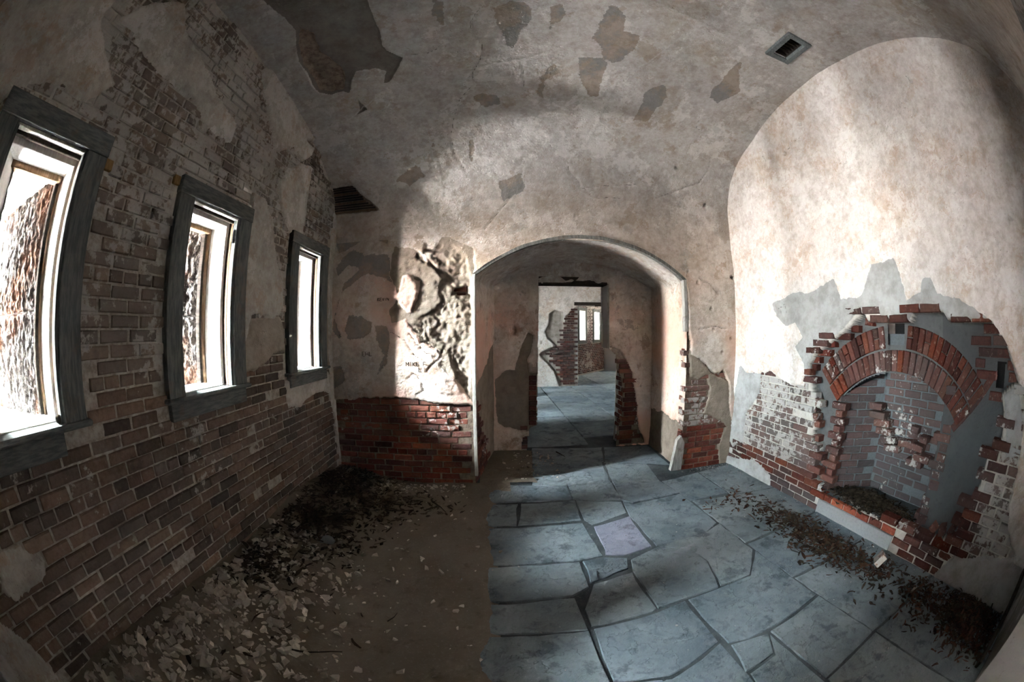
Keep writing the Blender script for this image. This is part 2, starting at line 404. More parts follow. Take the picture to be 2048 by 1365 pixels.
M_NAIL = mat_wood('yellowed_pine', (0.20, 0.125, 0.055), (0.27, 0.175, 0.085))
M_TRIM = mat_wood('grey_arch_trim', (0.10, 0.10, 0.092), (0.20, 0.195, 0.18), grain=(5, 5, 1.2))
M_PALEWOOD = mat_wood('pale_worn_trim', (0.30, 0.28, 0.255), (0.46, 0.44, 0.40), bare=(0.13, 0.10, 0.08), bare_amt=0.7)
M_GRANITE = mat_granite('rough_granite')
M_GSLAB = mat_flat('pale_lintel_stone', (0.60, 0.57, 0.54), 0.25)
M_FLAG = mat_stone('blue_grey_flagstone', (0.112, 0.138, 0.150), (0.178, 0.204, 0.215), (0.072, 0.091, 0.099))
M_VIOLET = mat_stone('violet_slate', (0.16, 0.165, 0.205), (0.21, 0.215, 0.255), (0.125, 0.13, 0.16), rnd=False)
M_JOINT = mat_soil('joint_dirt', (0.026, 0.031, 0.034), (0.066, 0.076, 0.080), (0.115, 0.118, 0.116))
M_DIRT = mat_soil('brown_dirt', (0.110, 0.093, 0.070), (0.142, 0.120, 0.091), (0.20, 0.173, 0.138))
M_CHIP = mat_flat('plaster_chip', (0.40, 0.345, 0.285), 0.45)
M_LEAF = mat_flat('dry_leaf', (0.034, 0.026, 0.019), 0.5, 0.8, 0.6)
M_LEAF_R = mat_flat('russet_leaf', (0.048, 0.025, 0.017), 0.5, 0.8, 0.8)
M_TWIG = mat_flat('dark_twig', (0.025, 0.020, 0.016), 0.4)
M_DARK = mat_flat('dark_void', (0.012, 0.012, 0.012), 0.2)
M_OUT = mat_flat('exterior_stone', (0.4, 0.38, 0.36), 0.3)
M_SCRATCHED = mat_flat('incised_line', (0.06, 0.045, 0.035), 0.2)
M_STEEL = mat_wood('vent_paint', (0.085, 0.095, 0.095), (0.13, 0.14, 0.14), bare=(0.05, 0.05, 0.05))

# ------------------------------------------------------------------ vault surface
PR = np.array([(3.79,.95),(3.785,1.30),(3.766,1.552),(3.616,1.834),(3.34,2.023),(2.704,2.241),(2.282,2.315),(1.742,2.335),(1.338,2.316),(.869,2.248),(.378,2.1),(.081,1.958),(-.161,1.802),(-.319,1.622),(-.391,1.47),(-.44,1.356),(-.49,1.15),(-.5,.95)])
PL = np.array([(3.79,.95),(3.77,1.25),(3.64,1.52),(3.404,1.667),(3.016,1.836),(2.6,1.93),(2.245,1.985),(1.823,2.03),(1.387,2.055),(.8,2.04),(.378,1.96),(.081,1.86),(-.161,1.72),(-.319,1.56),(-.44,1.3),(-.49,1.1),(-.5,.95)])
def resamp(P, n):
    s = np.r_[0, np.cumsum(np.hypot(*np.diff(P, axis=0).T))]; s /= s[-1]
    t = np.linspace(0, 1, n); q = np.c_[np.interp(t, s, P[:, 0]), np.interp(t, s, P[:, 1])]
    k = max(1, int(30 * (n / 200) ** 2))
    for _ in range(k): q[1:-1] = .25 * q[:-2] + .5 * q[1:-1] + .25 * q[2:]
    return q + np.array([0, EYE])
NT_ = 400
PRs, PLs = resamp(PR, NT_), resamp(PL, NT_)
def vault_top(y, side):
    q = PRs if side == 'R' else PLs
    o = np.argsort(q[:, 0]); return np.interp(y, q[o, 0], q[o, 1])

# ------------------------------------------------------------------ bricks
def brick_meshes(mat, L, H, Dp=0.095, n=6, name='brick'):
    """front face at y=0 looking +y, length along x, height z"""
    out = []
    for k in range(n):
        r = np.random.default_rng(k + int(L * 1000)); b = 0.005
        xs = np.array([-L / 2 + b, -L / 6, L / 6, L / 2 - b]); zs = np.array([-H / 2 + b, 0, H / 2 - b])
        V = []; 
        for x in xs:
            for z in zs: V.append((x + r.uniform(-.002, .002), r.uniform(-.003, .001), z + r.uniform(-.0015, .0015)))
        ring = [(0, 0), (0, 1), (0, 2), (1, 2), (2, 2), (3, 2), (3, 1), (3, 0), (2, 0), (1, 0)]
        for d in (-.007, -Dp):
            for i, j in ring:
                px = -L / 2 if i == 0 else (L / 2 if i == 3 else xs[i]); pz = -H / 2 if j == 0 else (H / 2 if j == 2 else 0)
                jj = .0015 if d > -.05 else 0
                chip = r.uniform(0, .010) if (r.random() < .2 and d > -.05) else 0
                V.append((px * (1 - chip * 3) + r.uniform(-jj, jj), d - chip, pz * (1 - chip * 3) + r.uniform(-jj, jj)))
        F = []
        for i in range(3):
            for j in range(2): F.append((i * 3 + j, (i + 1) * 3 + j, (i + 1) * 3 + j + 1, i * 3 + j + 1))
        for k2 in range(10):
            a, c = ring[k2], ring[(k2 + 1) % 10]
            F.append((a[0] * 3 + a[1], c[0] * 3 + c[1], 12 + (k2 + 1) % 10, 12 + k2))
            F.append((12 + k2, 12 + (k2 + 1) % 10, 22 + (k2 + 1) % 10, 22 + k2))
        me = bpy.data.meshes.new(name); me.from_pydata(V, [], F); me.materials.append(mat); me.update()
        out.append((me, np.array(V), F))
    return out

CO, BL, BH = 0.0675, 0.200, 0.0575
BSET = {}
def bset(mat, half):
    k = (mat.name, half)
    if k not in BSET: BSET[k] = brick_meshes(mat, 0.096 if half else BL, BH)
    return BSET[k]

class Wall:
    """maps wall coordinates (u, v, n) to the room; n is out of the wall, into the room"""
    def __init__(s, origin, du, dn):
        s.o = np.array(origin, float); s.du = np.array(du, float); s.dn = np.array(dn, float); s.dv = np.array((0, 0, 1.0))
    def pos(s, U, V, Nn):
        return s.o + U[..., None] * s.du + V[..., None] * s.dv + Nn[..., None] * s.dn
    def mat(s, u, v, nn, rot=0.0, sxyz=(1, 1, 1)):
        x = s.du * math.cos(rot) + s.dv * math.sin(rot); z = -s.du * math.sin(rot) + s.dv * math.cos(rot)
        p = s.o + u * s.du + v * s.dv + nn * s.dn
        m = Matrix.Identity(4)
        for c_, (ax, k) in enumerate(((x, sxyz[0]), (s.dn, sxyz[1]), (z, sxyz[2]))):
            for r_ in range(3): m[r_][c_] = ax[r_] * k
        for r_ in range(3): m[r_][3] = p[r_]
        return m

def running_bond(u0, u1, v0, v1, seed=0, header_every=0, course=CO):
    r = random.Random(seed); rows = int(round((v1 - v0) / course)); out = []
    for i in range(rows):
        v = v0 + (i + .5) * course
        hd = header_every and (i % header_every == header_every - 1)
        step = 0.108 if hd else 0.212
        u = u0 - (step / 2 if i % 2 else 0) + r.uniform(-.02, .02) - step
        while u < u1 + step:
            out.append((u + step / 2, v, bool(hd), i)); u += step * r.uniform(0.985, 1.015)
    return out

def lay(parent, wall, bricks, mat, limit=300, name='brick'):
    """bricks: list of (u, v, half, n, rot, wash, soot, scale_u). The `limit` that look largest from the eye become objects, the rest one part"""
    eye = np.array((0, 0, EYE)); sc_ = []
    for bk in bricks:
        d = wall.o + bk[0] * wall.du + bk[1] * wall.dv - eye; r = np.linalg.norm(d)
        sc_.append((abs(d @ wall.dn) / r) / (r * r) * (0.5 if bk[2] else 1))
    order = np.argsort(-np.array(sc_)) if bricks else []
    VV, FF, WW, SS = [], [], [], []; nv = 0
    r = random.Random(len(bricks))
    for rank, i in enumerate(order):
        u, v, half, nn, rot, wash, soot_shade, su = bricks[i]
        me, V, F = r.choice(bset(mat, half))
        m = wall.mat(u, v, nn, rot, (su, 1, 1))
        if rank < limit:
            o = bpy.data.objects.new(name, me); link(o, parent); o.matrix_basis = m; o.color = (wash, soot_shade, 0, 1)
        else:
            A = np.array(m); VV.append(V @ A[:3, :3].T + A[:3, 3]); FF += [tuple(k + nv for k in f) for f in F]
            nv += len(V); WW += [wash] * len(V); SS += [soot_shade] * len(V)
    if VV:
        o = mesh_obj(name + 'work', np.concatenate(VV), FF, mat, parent, attrs={'wash': WW, 'soot_shade': SS}); o['kind'] = 'stuff'; o.color = (0, 0, 0, 1)

# ================================================================== SOLID MASONRY around the rooms
for nm, a in (('roof', (-3.3, 6.6, -2.0, 17.2, 4.05, 4.3)), ('wall_mass_near', (-3.3, 6.6, -2.0, -1.8, -.3, 4.3)), ('wall_mass_far', (-3.3, 9.0, 17.2, 17.4, -.3, 4.3)),
              ('wall_mass_right', (6.35, 6.6, -2.0, 17.2, -.3, 4.3)), ('wall_mass_corner', (-3.3, 0.3, 12.3, 17.2, -.3, 4.1))):
    tag(box(nm, *a, M_OUT, None, 0), kind='structure')

# ================================================================== FLOOR
floor = mesh_obj('floor', *boxv(-1.9, 6.5, -1.6, 15.5, -0.30, -0.018), M_JOINT); tag(floor, kind='structure')

STONES = [
 [(-0.1,3.80),(0.383,3.723),(0.749,3.675),(0.741,3.323),(0.231,3.297),(-0.1,3.313)],
 [(0.749,3.675),(1.234,3.645),(1.197,3.195),(0.946,3.212),(0.741,3.323)],
 [(1.244,3.642),(1.762,3.524),(1.824,3.158),(1.285,3.099),(1.197,3.195)],
 [(0.23,3.275),(0.755,3.297),(0.735,2.863),(0.184,2.847)],
 [(-0.25,3.287),(0.212,3.289),(0.184,2.847),(-0.25,2.821)],
 [(0.755,3.297),(1.19,3.173),(1.162,2.916),(0.804,2.756),(0.743,2.861)],
 [(1.199,3.171),(1.277,3.078),(1.824,3.158),(1.847,2.441),(1.687,2.341),(1.194,2.29),(1.16,2.855)],
 [(-0.25,2.804),(0.727,2.827),(0.766,2.271),(0.586,2.243),(-0.25,2.244)],
 [(0.8,2.739),(1.16,2.855),(1.165,2.3),(0.932,2.226),(0.78,2.268)],
 [(-0.25,2.231),(0.576,2.232),(0.589,2.004),(0.582,1.913),(0.464,1.829),(-0.25,1.797)],
 [(0.59,2.229),(0.763,2.258),(0.924,2.2),(0.893,2.06),(0.702,1.977),(0.595,1.944)],
 [(0.943,2.166),(1.188,2.276),(1.413,2.138),(1.46,1.932),(1.383,1.615),(1.123,1.599),(0.925,1.573),(0.908,2.017)],
 [(1.199,2.282),(1.687,2.341),(1.854,2.417),(1.875,1.90),(1.652,1.623),(1.4,1.618),(1.46,1.932),(1.413,2.138)],
 [(0.601,1.943),(0.699,1.966),(0.895,2.021),(0.92,1.575),(0.89,1.545),(0.504,1.511),(0.484,1.683)],
 [(-0.25,1.787),(0.462,1.819),(0.474,1.666),(0.485,1.498),(-0.25,1.524)],
 [(0.508,1.501),(0.901,1.541),(1.109,1.583),(1.13,1.14),(0.987,1.072),(0.784,1.006),(0.514,1.064),(0.501,1.261)],
 [(-0.25,1.516),(0.483,1.489),(0.492,1.263),(0.505,1.067),(-0.25,1.147)],
 [(1.13,1.584),(1.395,1.609),(1.66,1.62),(1.885,1.88),(1.925,1.14),(1.55,1.08),(1.30,1.073),(1.172,1.097)],
 [(0.451,4.403),(1.317,4.331),(1.234,3.645),(0.749,3.675),(0.383,3.723)],
 [(1.341,4.326),(1.836,4.11),(1.762,3.524),(1.244,3.642)],
 [(0.515,5.046),(1.487,4.93),(1.341,4.326),(0.451,4.403)],
 [(1.514,4.923),(2.15,4.85),(2.10,3.98),(1.84,4.11),(1.353,4.323)],
 [(1.775,3.53),(2.30,3.62),(2.30,2.95),(1.838,2.95)], [(2.31,3.62),(2.85,3.70),(2.85,2.80),(2.31,2.90)],
 [(1.85,2.94),(2.85,2.79),(2.85,2.10),(1.875,2.02)], [(1.88,2.00),(2.85,2.08),(2.85,1.40),(1.915,1.42)],
 [(1.92,1.40),(2.85,1.38),(2.85,0.52),(1.985,0.56)], [(1.99,0.54),(2.85,0.50),(2.85,-0.5),(2.05,-0.5)],
 [(-0.25,1.135),(0.50,1.055),(0.52,0.42),(-0.25,0.45)], [(0.52,1.05),(0.79,0.995),(0.985,1.06),(1.13,1.13),(1.155,0.81),(1.14,0.30),(0.54,0.40)],
 [(1.165,0.82),(1.36,0.86),(1.425,1.03),(1.46,0.65),(1.48,0.31),(1.15,0.29)], [(1.18,1.08),(1.30,1.06),(1.415,1.035),(1.355,0.875),(1.15,0.84)],
 [(1.44,1.05),(1.55,1.065),(1.93,1.12),(1.98,0.56),(1.49,0.50)], [(1.49,0.49),(1.985,0.54),(2.04,-0.5),(1.45,-0.5)],
 [(-0.25,0.44),(0.53,0.40),(0.55,-0.5),(-0.25,-0.5)], [(0.54,0.39),(1.14,0.29),(1.43,0.29),(1.44,-0.5),(0.56,-0.5)],
]
def floor_dust():
    gx = np.arange(-0.05, XR, 0.02); gy = np.arange(YN, 5.2, 0.02); X, Y = np.meshgrid(gx, gy, indexing='ij')
    h = -0.0080 + 0.0055 * fbm(X * 2.6, Y * 2.6, 201, 4) + 0.003 * fbm(X * 20, Y * 20, 203, 3) + 0.0 * X - .05 * (X < .0)
    inside = ((Y < YD - .01) | ((X > DLX) & (X < DRX)))
    o = grid_mesh('joint_dust', np.stack([X, Y, h], -1), (inside[:-1, :-1] & inside[1:, 1:]), M_JOINT, floor); o['kind'] = 'stuff'
DLX, DRX = -0.15, 2.08
floor_dust()
def flag_stone(poly, mat, z=0.0, gap=0.011, seed=0):
    r = np.random.default_rng(seed); P = np.array(poly, float)
    if sum(P[i-1][0]*P[i][1]-P[i][0]*P[i-1][1] for i in range(len(P))) < 0: P = P[::-1]
    Q = []
    for i in range(len(P)):
        A, B = P[i], P[(i + 1) % len(P)]; L = np.linalg.norm(B - A); k = max(1, int(L / 0.09))
        nrm = np.array((-(B - A)[1], (B - A)[0])) / (L + 1e-9)
        for j in range(k):
            q = A + (B - A) * j / k
            Q.append(q + (nrm * (gap + r.uniform(-.003, .006))) + (r.uniform(-.004, .004, 2) if j else 0))
    Q = np.array(Q); c = Q.mean(0); n = len(Q)
    dl_ = np.linalg.norm(Q - c, axis=1)[:, None]; inn = Q - (Q - c) / dl_ * .005; inn2 = c + (Q - c) * 0.55
    tz = r.uniform(-.004, .004)
    V = [(*q, z - .03) for q in Q] + [(*q, z - .006 + r.uniform(-.003, .002)) for q in Q] + [(*q, z + tz + r.uniform(-.0015, .0015)) for q in inn] + [(*q, z + tz + r.uniform(-.002, .002)) for q in inn2] + [(*c, z + tz)]
    F = []
    for a in range(3):
        for i in range(n): F.append((a * n + i, a * n + (i + 1) % n, (a + 1) * n + (i + 1) % n, (a + 1) * n + i))
    F += [(3 * n + i, 3 * n + (i + 1) % n, 4 * n) for i in range(n)]
    return mesh_obj('flagstone', V, F, mat, floor)
for i, s_ in enumerate(STONES):
    flag_stone(s_, M_VIOLET if i == 8 else M_FLAG, 0.0, 0.0 if np.mean([q[0] for q in s_]) > 0.95 and i not in (5, 8) else (0.008 if i in (0, 1, 3, 4, 5, 8, 9, 10, 13) else 0.003), i)
# second and third room: stones in long columns
rr = random.Random(4)
for ci, (xa, xb) in enumerate([(-1.7, -0.6), (-0.6, 0.45), (0.45, 1.35), (1.35, 2.25), (2.25, 3.2), (3.2, 4.2), (4.2, 5.2), (5.2, 6.3)]):
    y = 5.1 + (0.4 if ci % 2 else 0) if xa < 2.2 else 5.3
    while y < 14.6:
        L = rr.uniform(0.8, 1.3)
        flag_stone([(xa, y), (xb, y), (xb, y + L), (xa, y + L)], M_FLAG, 0.0, 0.008, int(y * 10) + ci)
        y += L

# dirt drifted over the window side of the floor
def dirt_h(X, Y):
    X = X + 0.07 * fbm(X * 3, Y * 3, 14, 4) * sstep(X, -.9, -.2)
    near = sstep(-X, -0.04, 0.10)                                     # 0 at the flagstones, 1 on the dirt
    h = -0.022 + near * 0.030
    mound = sstep(-X, 0.75, 1.75) ** 1.4 * (0.25 + 0.05 * np.sin(Y * 2.1 + 1))
    mound = mound * (1 - 0.45 * sstep(Y, 2.6, 3.7))
    h = h + mound + near * (0.010 * fbm(X * 4, Y * 4, 3, 4) + 0.004 * fbm(X * 22, Y * 22, 5, 3)) + 0.012 * fbm(X * 9, Y * 9, 8, 3) * sstep(-X, .9, 1.6)
    pas = sstep(Y, 3.35, 3.75) * sstep(0.75 - X, 0, 0.55)
    h = np.maximum(h, np.where((Y > 3.2) & (X > -0.4), -0.022 + pas * (0.036 + 0.010 * fbm(X * 6, Y * 6, 11, 4)), -1))
    return h
def dirt_patch(label, x0, x1, y0, y1, nx, ny):
    gx = np.linspace(x0, x1, nx); gy = np.linspace(y0, y1, ny)
    X_, Y_ = np.meshgrid(gx, gy, indexing='ij'); H_ = dirt_h(X_, Y_)
    o = grid_mesh('dirt', np.stack([X_, Y_, H_], -1), H_[:-1, :-1] > -0.021, M_DIRT); tag(o, label, 'dirt', kind='stuff')
dirt_patch('brown earth and dust drifted over the floor below the windows', XL + .004, 0.16, YN + .01, YD - .004, 140, 250)
dirt_patch('brown earth and grit lying inside the arched passage', -0.16, 0.9, YD - .004, YB - .01, 60, 70)

# ================================================================== LEFT WALL
WY = [-0.033, 1.374, 2.804]; WO, MG, ZT, ZB, ZO = 0.791, 0.145, 2.375, 1.275, 2.479   # windows: outer start, casing width, inner head, stool, outer head
wall_left_w = Wall((XL, 0, 0), (0, 1, 0), (1, 0, 0))

L_FIN = dict(
 A=[(-0.55,2.60),(-0.55,3.6),(0.278,3.25),(0.278,3.091),(0.281,2.971),(0.427,2.852),(0.543,2.784),(0.639,2.738),(0.554,2.646),(0.479,2.578),(0.19,2.578),(0.013,2.501),(-0.071,2.415)],
 B=[(0.38,3.025),(0.513,3.241),(0.764,3.425),(0.905,3.279),(1.142,3.222),(1.315,3.162),(1.507,3.065),(1.751,2.986),(1.76,2.832),(1.512,2.836),(1.234,2.922),(1.018,2.919),(0.794,2.941),(0.538,3.009)],
 C=[(2.145,2.437),(2.144,2.628),(2.335,2.609),(2.486,2.488),(2.552,2.299),(2.612,2.188),(2.705,2.039),(2.752,1.88),(2.708,1.756),(2.589,1.724),(2.476,1.729),(2.369,1.751),(2.288,1.734),(2.25,1.652),(2.191,1.567),(2.167,1.839),(2.156,2.185)],
 D=[(2.482,2.785),(2.631,3.003),(2.836,3.139),(3.019,3.164),(3.036,2.985),(3.033,2.781),(3.023,2.47),(2.765,2.45),(2.582,2.599)],
 E=[(2.611,3.244),(2.797,3.362),(3.004,3.379),(2.982,3.257),(2.836,3.139),(2.692,3.153)],
 F=[(1.811,3.528),(1.992,3.66),(2.276,3.62),(2.632,3.56),(3.05,3.46),(2.755,3.33),(2.638,3.231),(2.422,3.058),(2.324,3.037),(2.197,3.163),(2.01,3.35)],
 G=[(3.647,2.527),(3.70,2.9),(3.86,2.8),(3.86,0.05),(3.763,0.05),(3.737,0.625),(3.7,1.012),(3.68,1.25),(3.68,1.95)],
 H=[(2.762,1.22),(3.686,1.22),(3.692,0.96),(3.448,1.023),(3.111,1.004),(2.999,0.946),(2.781,0.986)],
 I=[(-0.031,0.894),(0.121,0.89),(0.205,0.849),(0.239,0.794),(0.21,0.735),(0.051,0.721),(-0.089,0.712),(-0.16,0.767)],
 J=[(-0.282,0.70),(-0.165,0.537),(-0.121,0.31),(-0.1,0.15),(-0.6,0.15),(-0.6,0.7)],
)
L_SCR = dict(C2=[(2.191,1.567),(2.269,1.72),(2.476,1.74),(2.708,1.76),(2.78,1.636),(2.78,1.473),(2.623,1.46),(2.464,1.374),(2.319,1.332),(2.150,1.328)],
 W=[(3.55,1.22),(3.80,1.22),(3.80,2.6),(3.62,2.6)])
L_CRACKS = [[(1.811,3.528),(1.978,3.332),(2.129,3.129),(2.302,3.028),(2.378,2.992)], [(2.046,1.039),(1.993,0.947),(1.955,0.853),(1.977,0.723),(1.983,0.666)], [(3.59,1.157),(3.684,0.908),(3.73,0.731),(3.75,0.477),(3.77,0.176)]]

def wash_left(u, v):
    """how much old whitewash clings to the brick"""
    u = np.asarray(u, float); v = np.asarray(v, float)
    w_ = 0.16 + 0.27 * sstep(v, 1.25, 1.55) + 0.10 * sstep(v, 2.3, 2.8)
    w_ = w_ - 0.10 * sstep(u, 2.2, 3.0) * sstep(v, 2.0, 2.4)
    w_ = w_ + 0.14 * np.exp(-((u - 1.75) ** 2 / .10 + (v - .82) ** 2 / .06))
    w_ = w_ - 0.22 * np.exp(-((u - 0.75) ** 2 / .06 + (v - 3.3) ** 2 / .10))
    w_ = w_ - 0.20 * np.exp(-((u - 1.35) ** 2 / .10 + (v - 3.55) ** 2 / .02))
    return w_ + 0.16 * fbm(u * 2.2, v * 2.2, 21, 4)

def in_window(u, v, m=0.0):
    return any(y + m < u < y + WO - m and ZB - 0.14 < v < ZO for y in WY)

def build_left():
    du = 0.0135
    u = np.arange(YN - 0.06, YD + 0.02, du); v = np.arange(-0.05, 3.76, du)
    U, V = np.meshgrid(u, v, indexing='ij')
    ed = 0.022 * fbm(U * 7, V * 7, 31, 4) + 0.010 * fbm(U * 30, V * 30, 33, 3)
    fin = np.max([sdf(U, V, p) for p in L_FIN.values()], 0) + ed
    scr = np.max([sdf(U, V, p) for p in L_SCR.values()], 0) + ed
    crk = np.min([linedist(U + 0.5 * ed, V + ed, c) for c in L_CRACKS], 0)
    h = np.full(U.shape, -0.010) + 0.003 * fbm(U * 25, V * 25, 2, 3)
    h = np.maximum(h, -0.010 + 0.020 * sstep(scr, 0, 0.014))
    h = np.maximum(h, -0.010 + (0.028 + 0.004 * fbm(U * 5, V * 5, 4, 4)) * sstep(fin, 0, 0.012))
    h -= 0.014 * (1 - sstep(crk, 0.004, 0.014))
    h[sdf(U, V, [(0.982,3.601),(1.226,3.815),(1.379,3.745),(1.362,3.63),(1.212,3.59)]) > 0] = -0.025
    uc, vc = 0.5 * (u[1:] + u[:-1])[:, None], 0.5 * (v[1:] + v[:-1])[None, :]
    keep = vc < vault_top(uc, 'L') + 0.05
    for y in WY: keep &= ~((uc > y + 0.11) & (uc < y + WO - 0.11) & (vc > ZB - 0.03) & (vc < ZT + 0.04))
    P = wall_left_w.pos(U, V, h)
    wl = grid_mesh('wall_left', P, keep, M_PL_LEFT, attrs=dict(fin=fin, scr=scr, crk=crk, wash=wash_left(U, V), pat=np.full(U.shape, -1.), fil=np.full(U.shape, 1.)))
    tag(wl, kind='structure')
    out = []; r = random.Random(3)
    for (u_, v_, half, row) in running_bond(YN, YD, 0.02, 3.72, 5, 7):
        if v_ > vault_top(u_, 'L') - 0.02 or u_ < YN or u_ > YD - 0.02: continue
        if any(y - 0.02 < u_ < y + WO + 0.02 and ZB - 0.10 < v_ < ZO - 0.02 for y in WY): continue
        i, j = min(max(int((u_ - u[0]) / du), 0), len(u) - 1), min(max(int((v_ - v[0]) / du), 0), len(v) - 1)
        if fin[i, j] > 0.05 or scr[i, j] > 0.05 or h[i, j] < -0.024: continue
        if v_ < 0.10 : continue
        w_ = float(wash_left(u_, v_))
        nn = r.gauss(0.002, 0.0035) + (0.006 if 0.7 < v_ < 1.1 and 0.2 < u_ < 2 else 0)
        if r.random() < 0.03: nn -= 0.012
        out.append((u_, v_, half, nn, r.gauss(0, .006), w_, (0.25 if v_ < 0.9 else 0.1) * r.random(), r.uniform(.94, 1.03)))
    lay(wl, wall_left_w, out, M_BRICK_L)
    return wl
wall_left = build_left()
for (y_, z_) in [(WY[0] + WO + .035, 2.36), (WY[1] - .035, 2.44)]:
    box('nailing_block', XL - .03, XL + .012, y_ - .028, y_ + .028, z_ - .026, z_ + .026, M_NAIL, wall_left, .003)

# granite mass of the outer wall: piers between the loopholes, sill and lintel courses
SLIT0, SLIT1, XI, XT, XO = -0.375, -0.04, XL - 0.30, -3.00, -3.04     # throat relative to the window centre, inner, throat and outer planes
NEARF = 0.14                                                     # unseen near side of each loophole, pushed in to cut the light fan
def outer_wall(wy, y0, y1, zc=4.3, xl=XL, name='wall_outer', detail=True):
    root = empty(name); tag(root, kind='structure')
    off = xl - XL
    xi, xt, xo = XI + off, XT + off, XO + off
    cs = [y + WO / 2 for y in wy]
    inner = 0.262
    edges = [(y0, None)] + [(c, c) for c in cs] + [(y1, None)]
    for k in range(len(cs) + 1):
        pl = []
        if k == 0: pl += [(xl - .03, y0), (xo, y0)]
        else:
            c = cs[k - 1]; pl += [(xl - .03, c + 0.29), (xi, c + inner), (xt, c + SLIT1), (xo, c + SLIT1 + .01)]
        if k == len(cs): pl += [(xo, y1), (xl - .03, y1)]
        else:
            c = cs[k]; pl += [(xo, c + SLIT0 - .01), (xt, c + SLIT0), (xi, c - NEARF), (xl - .05, c - 0.29)]
        prism('granite_pier', pl, 1.20, 2.42, M_OUT, root)
    box('sill_course', xo, xl - .03, y0, y1, -0.2, ZB - 0.03, M_GSLAB, root, 0)
    box('lintel_course', xo, xl - .03, y0, y1, 2.40, zc, M_GSLAB, root, 0)
    for c in cs: box('throat_lintel', xo, xt + .02, c - .6, c + .2, 2.27, 2.42, M_GSLAB, root, 0)
    for c in cs: box('light_baffle', xo, xt, c - .338, c - .16, 1.2, 2.04, M_GRANITE, root, .004); box('light_baffle_cap', xo, xt, c - .19, c - .02, 1.58, 2.42, M_GRANITE, root, .004)  # unseen blocks added in each throat to split the daylight into stripes
    for c in cs:
        portal((xt - 0.02, c + 0.5 * (SLIT0 + SLIT1), 0.5 * (ZB + 2.42)), (1, 0, 0), SLIT1 - SLIT0 + 0.03, 1.2)
    return root
wall_outer = outer_wall(WY, YN - 1.2, 5.0)

def granite_flank(c, far, zs, root):
    """one rough-hewn block of the loophole's side"""
    p0 = np.array((XI + 0.02, c + (0.262 if far else -NEARF))); p1 = np.array((XT, c + (SLIT1 if far else SLIT0)))
    t = np.linspace(0, 1, 130); z = np.arange(zs[0] + 0.004, zs[1] - 0.003, 0.0085)
    T, Z = np.meshgrid(t, z, indexing='ij')
    d = (p1 - p0); n = np.array((d[1], -d[0])) / np.linalg.norm(d)
    if (n[1] > 0) == far: n = -n
    L = np.linalg.norm(d)
    h = 0.016 + 0.016 * fbm(T * L * 34, Z * 22, int(c * 10) + far, 3) + 0.008 * fbm(T * L * 80, Z * 50, 4, 2)
    edge = np.minimum.reduce([T * L, (1 - T) * L, Z - zs[0], zs[1] - Z]); h = h * sstep(edge, 0.0, 0.018)
    P = np.stack([p0[0] + T * d[0] + h * n[0], p0[1] + T * d[1] + h * n[1], Z], -1)
    return grid_mesh('granite_block', P, np.ones((len(t) - 1, len(z) - 1), bool), M_GRANITE, root)

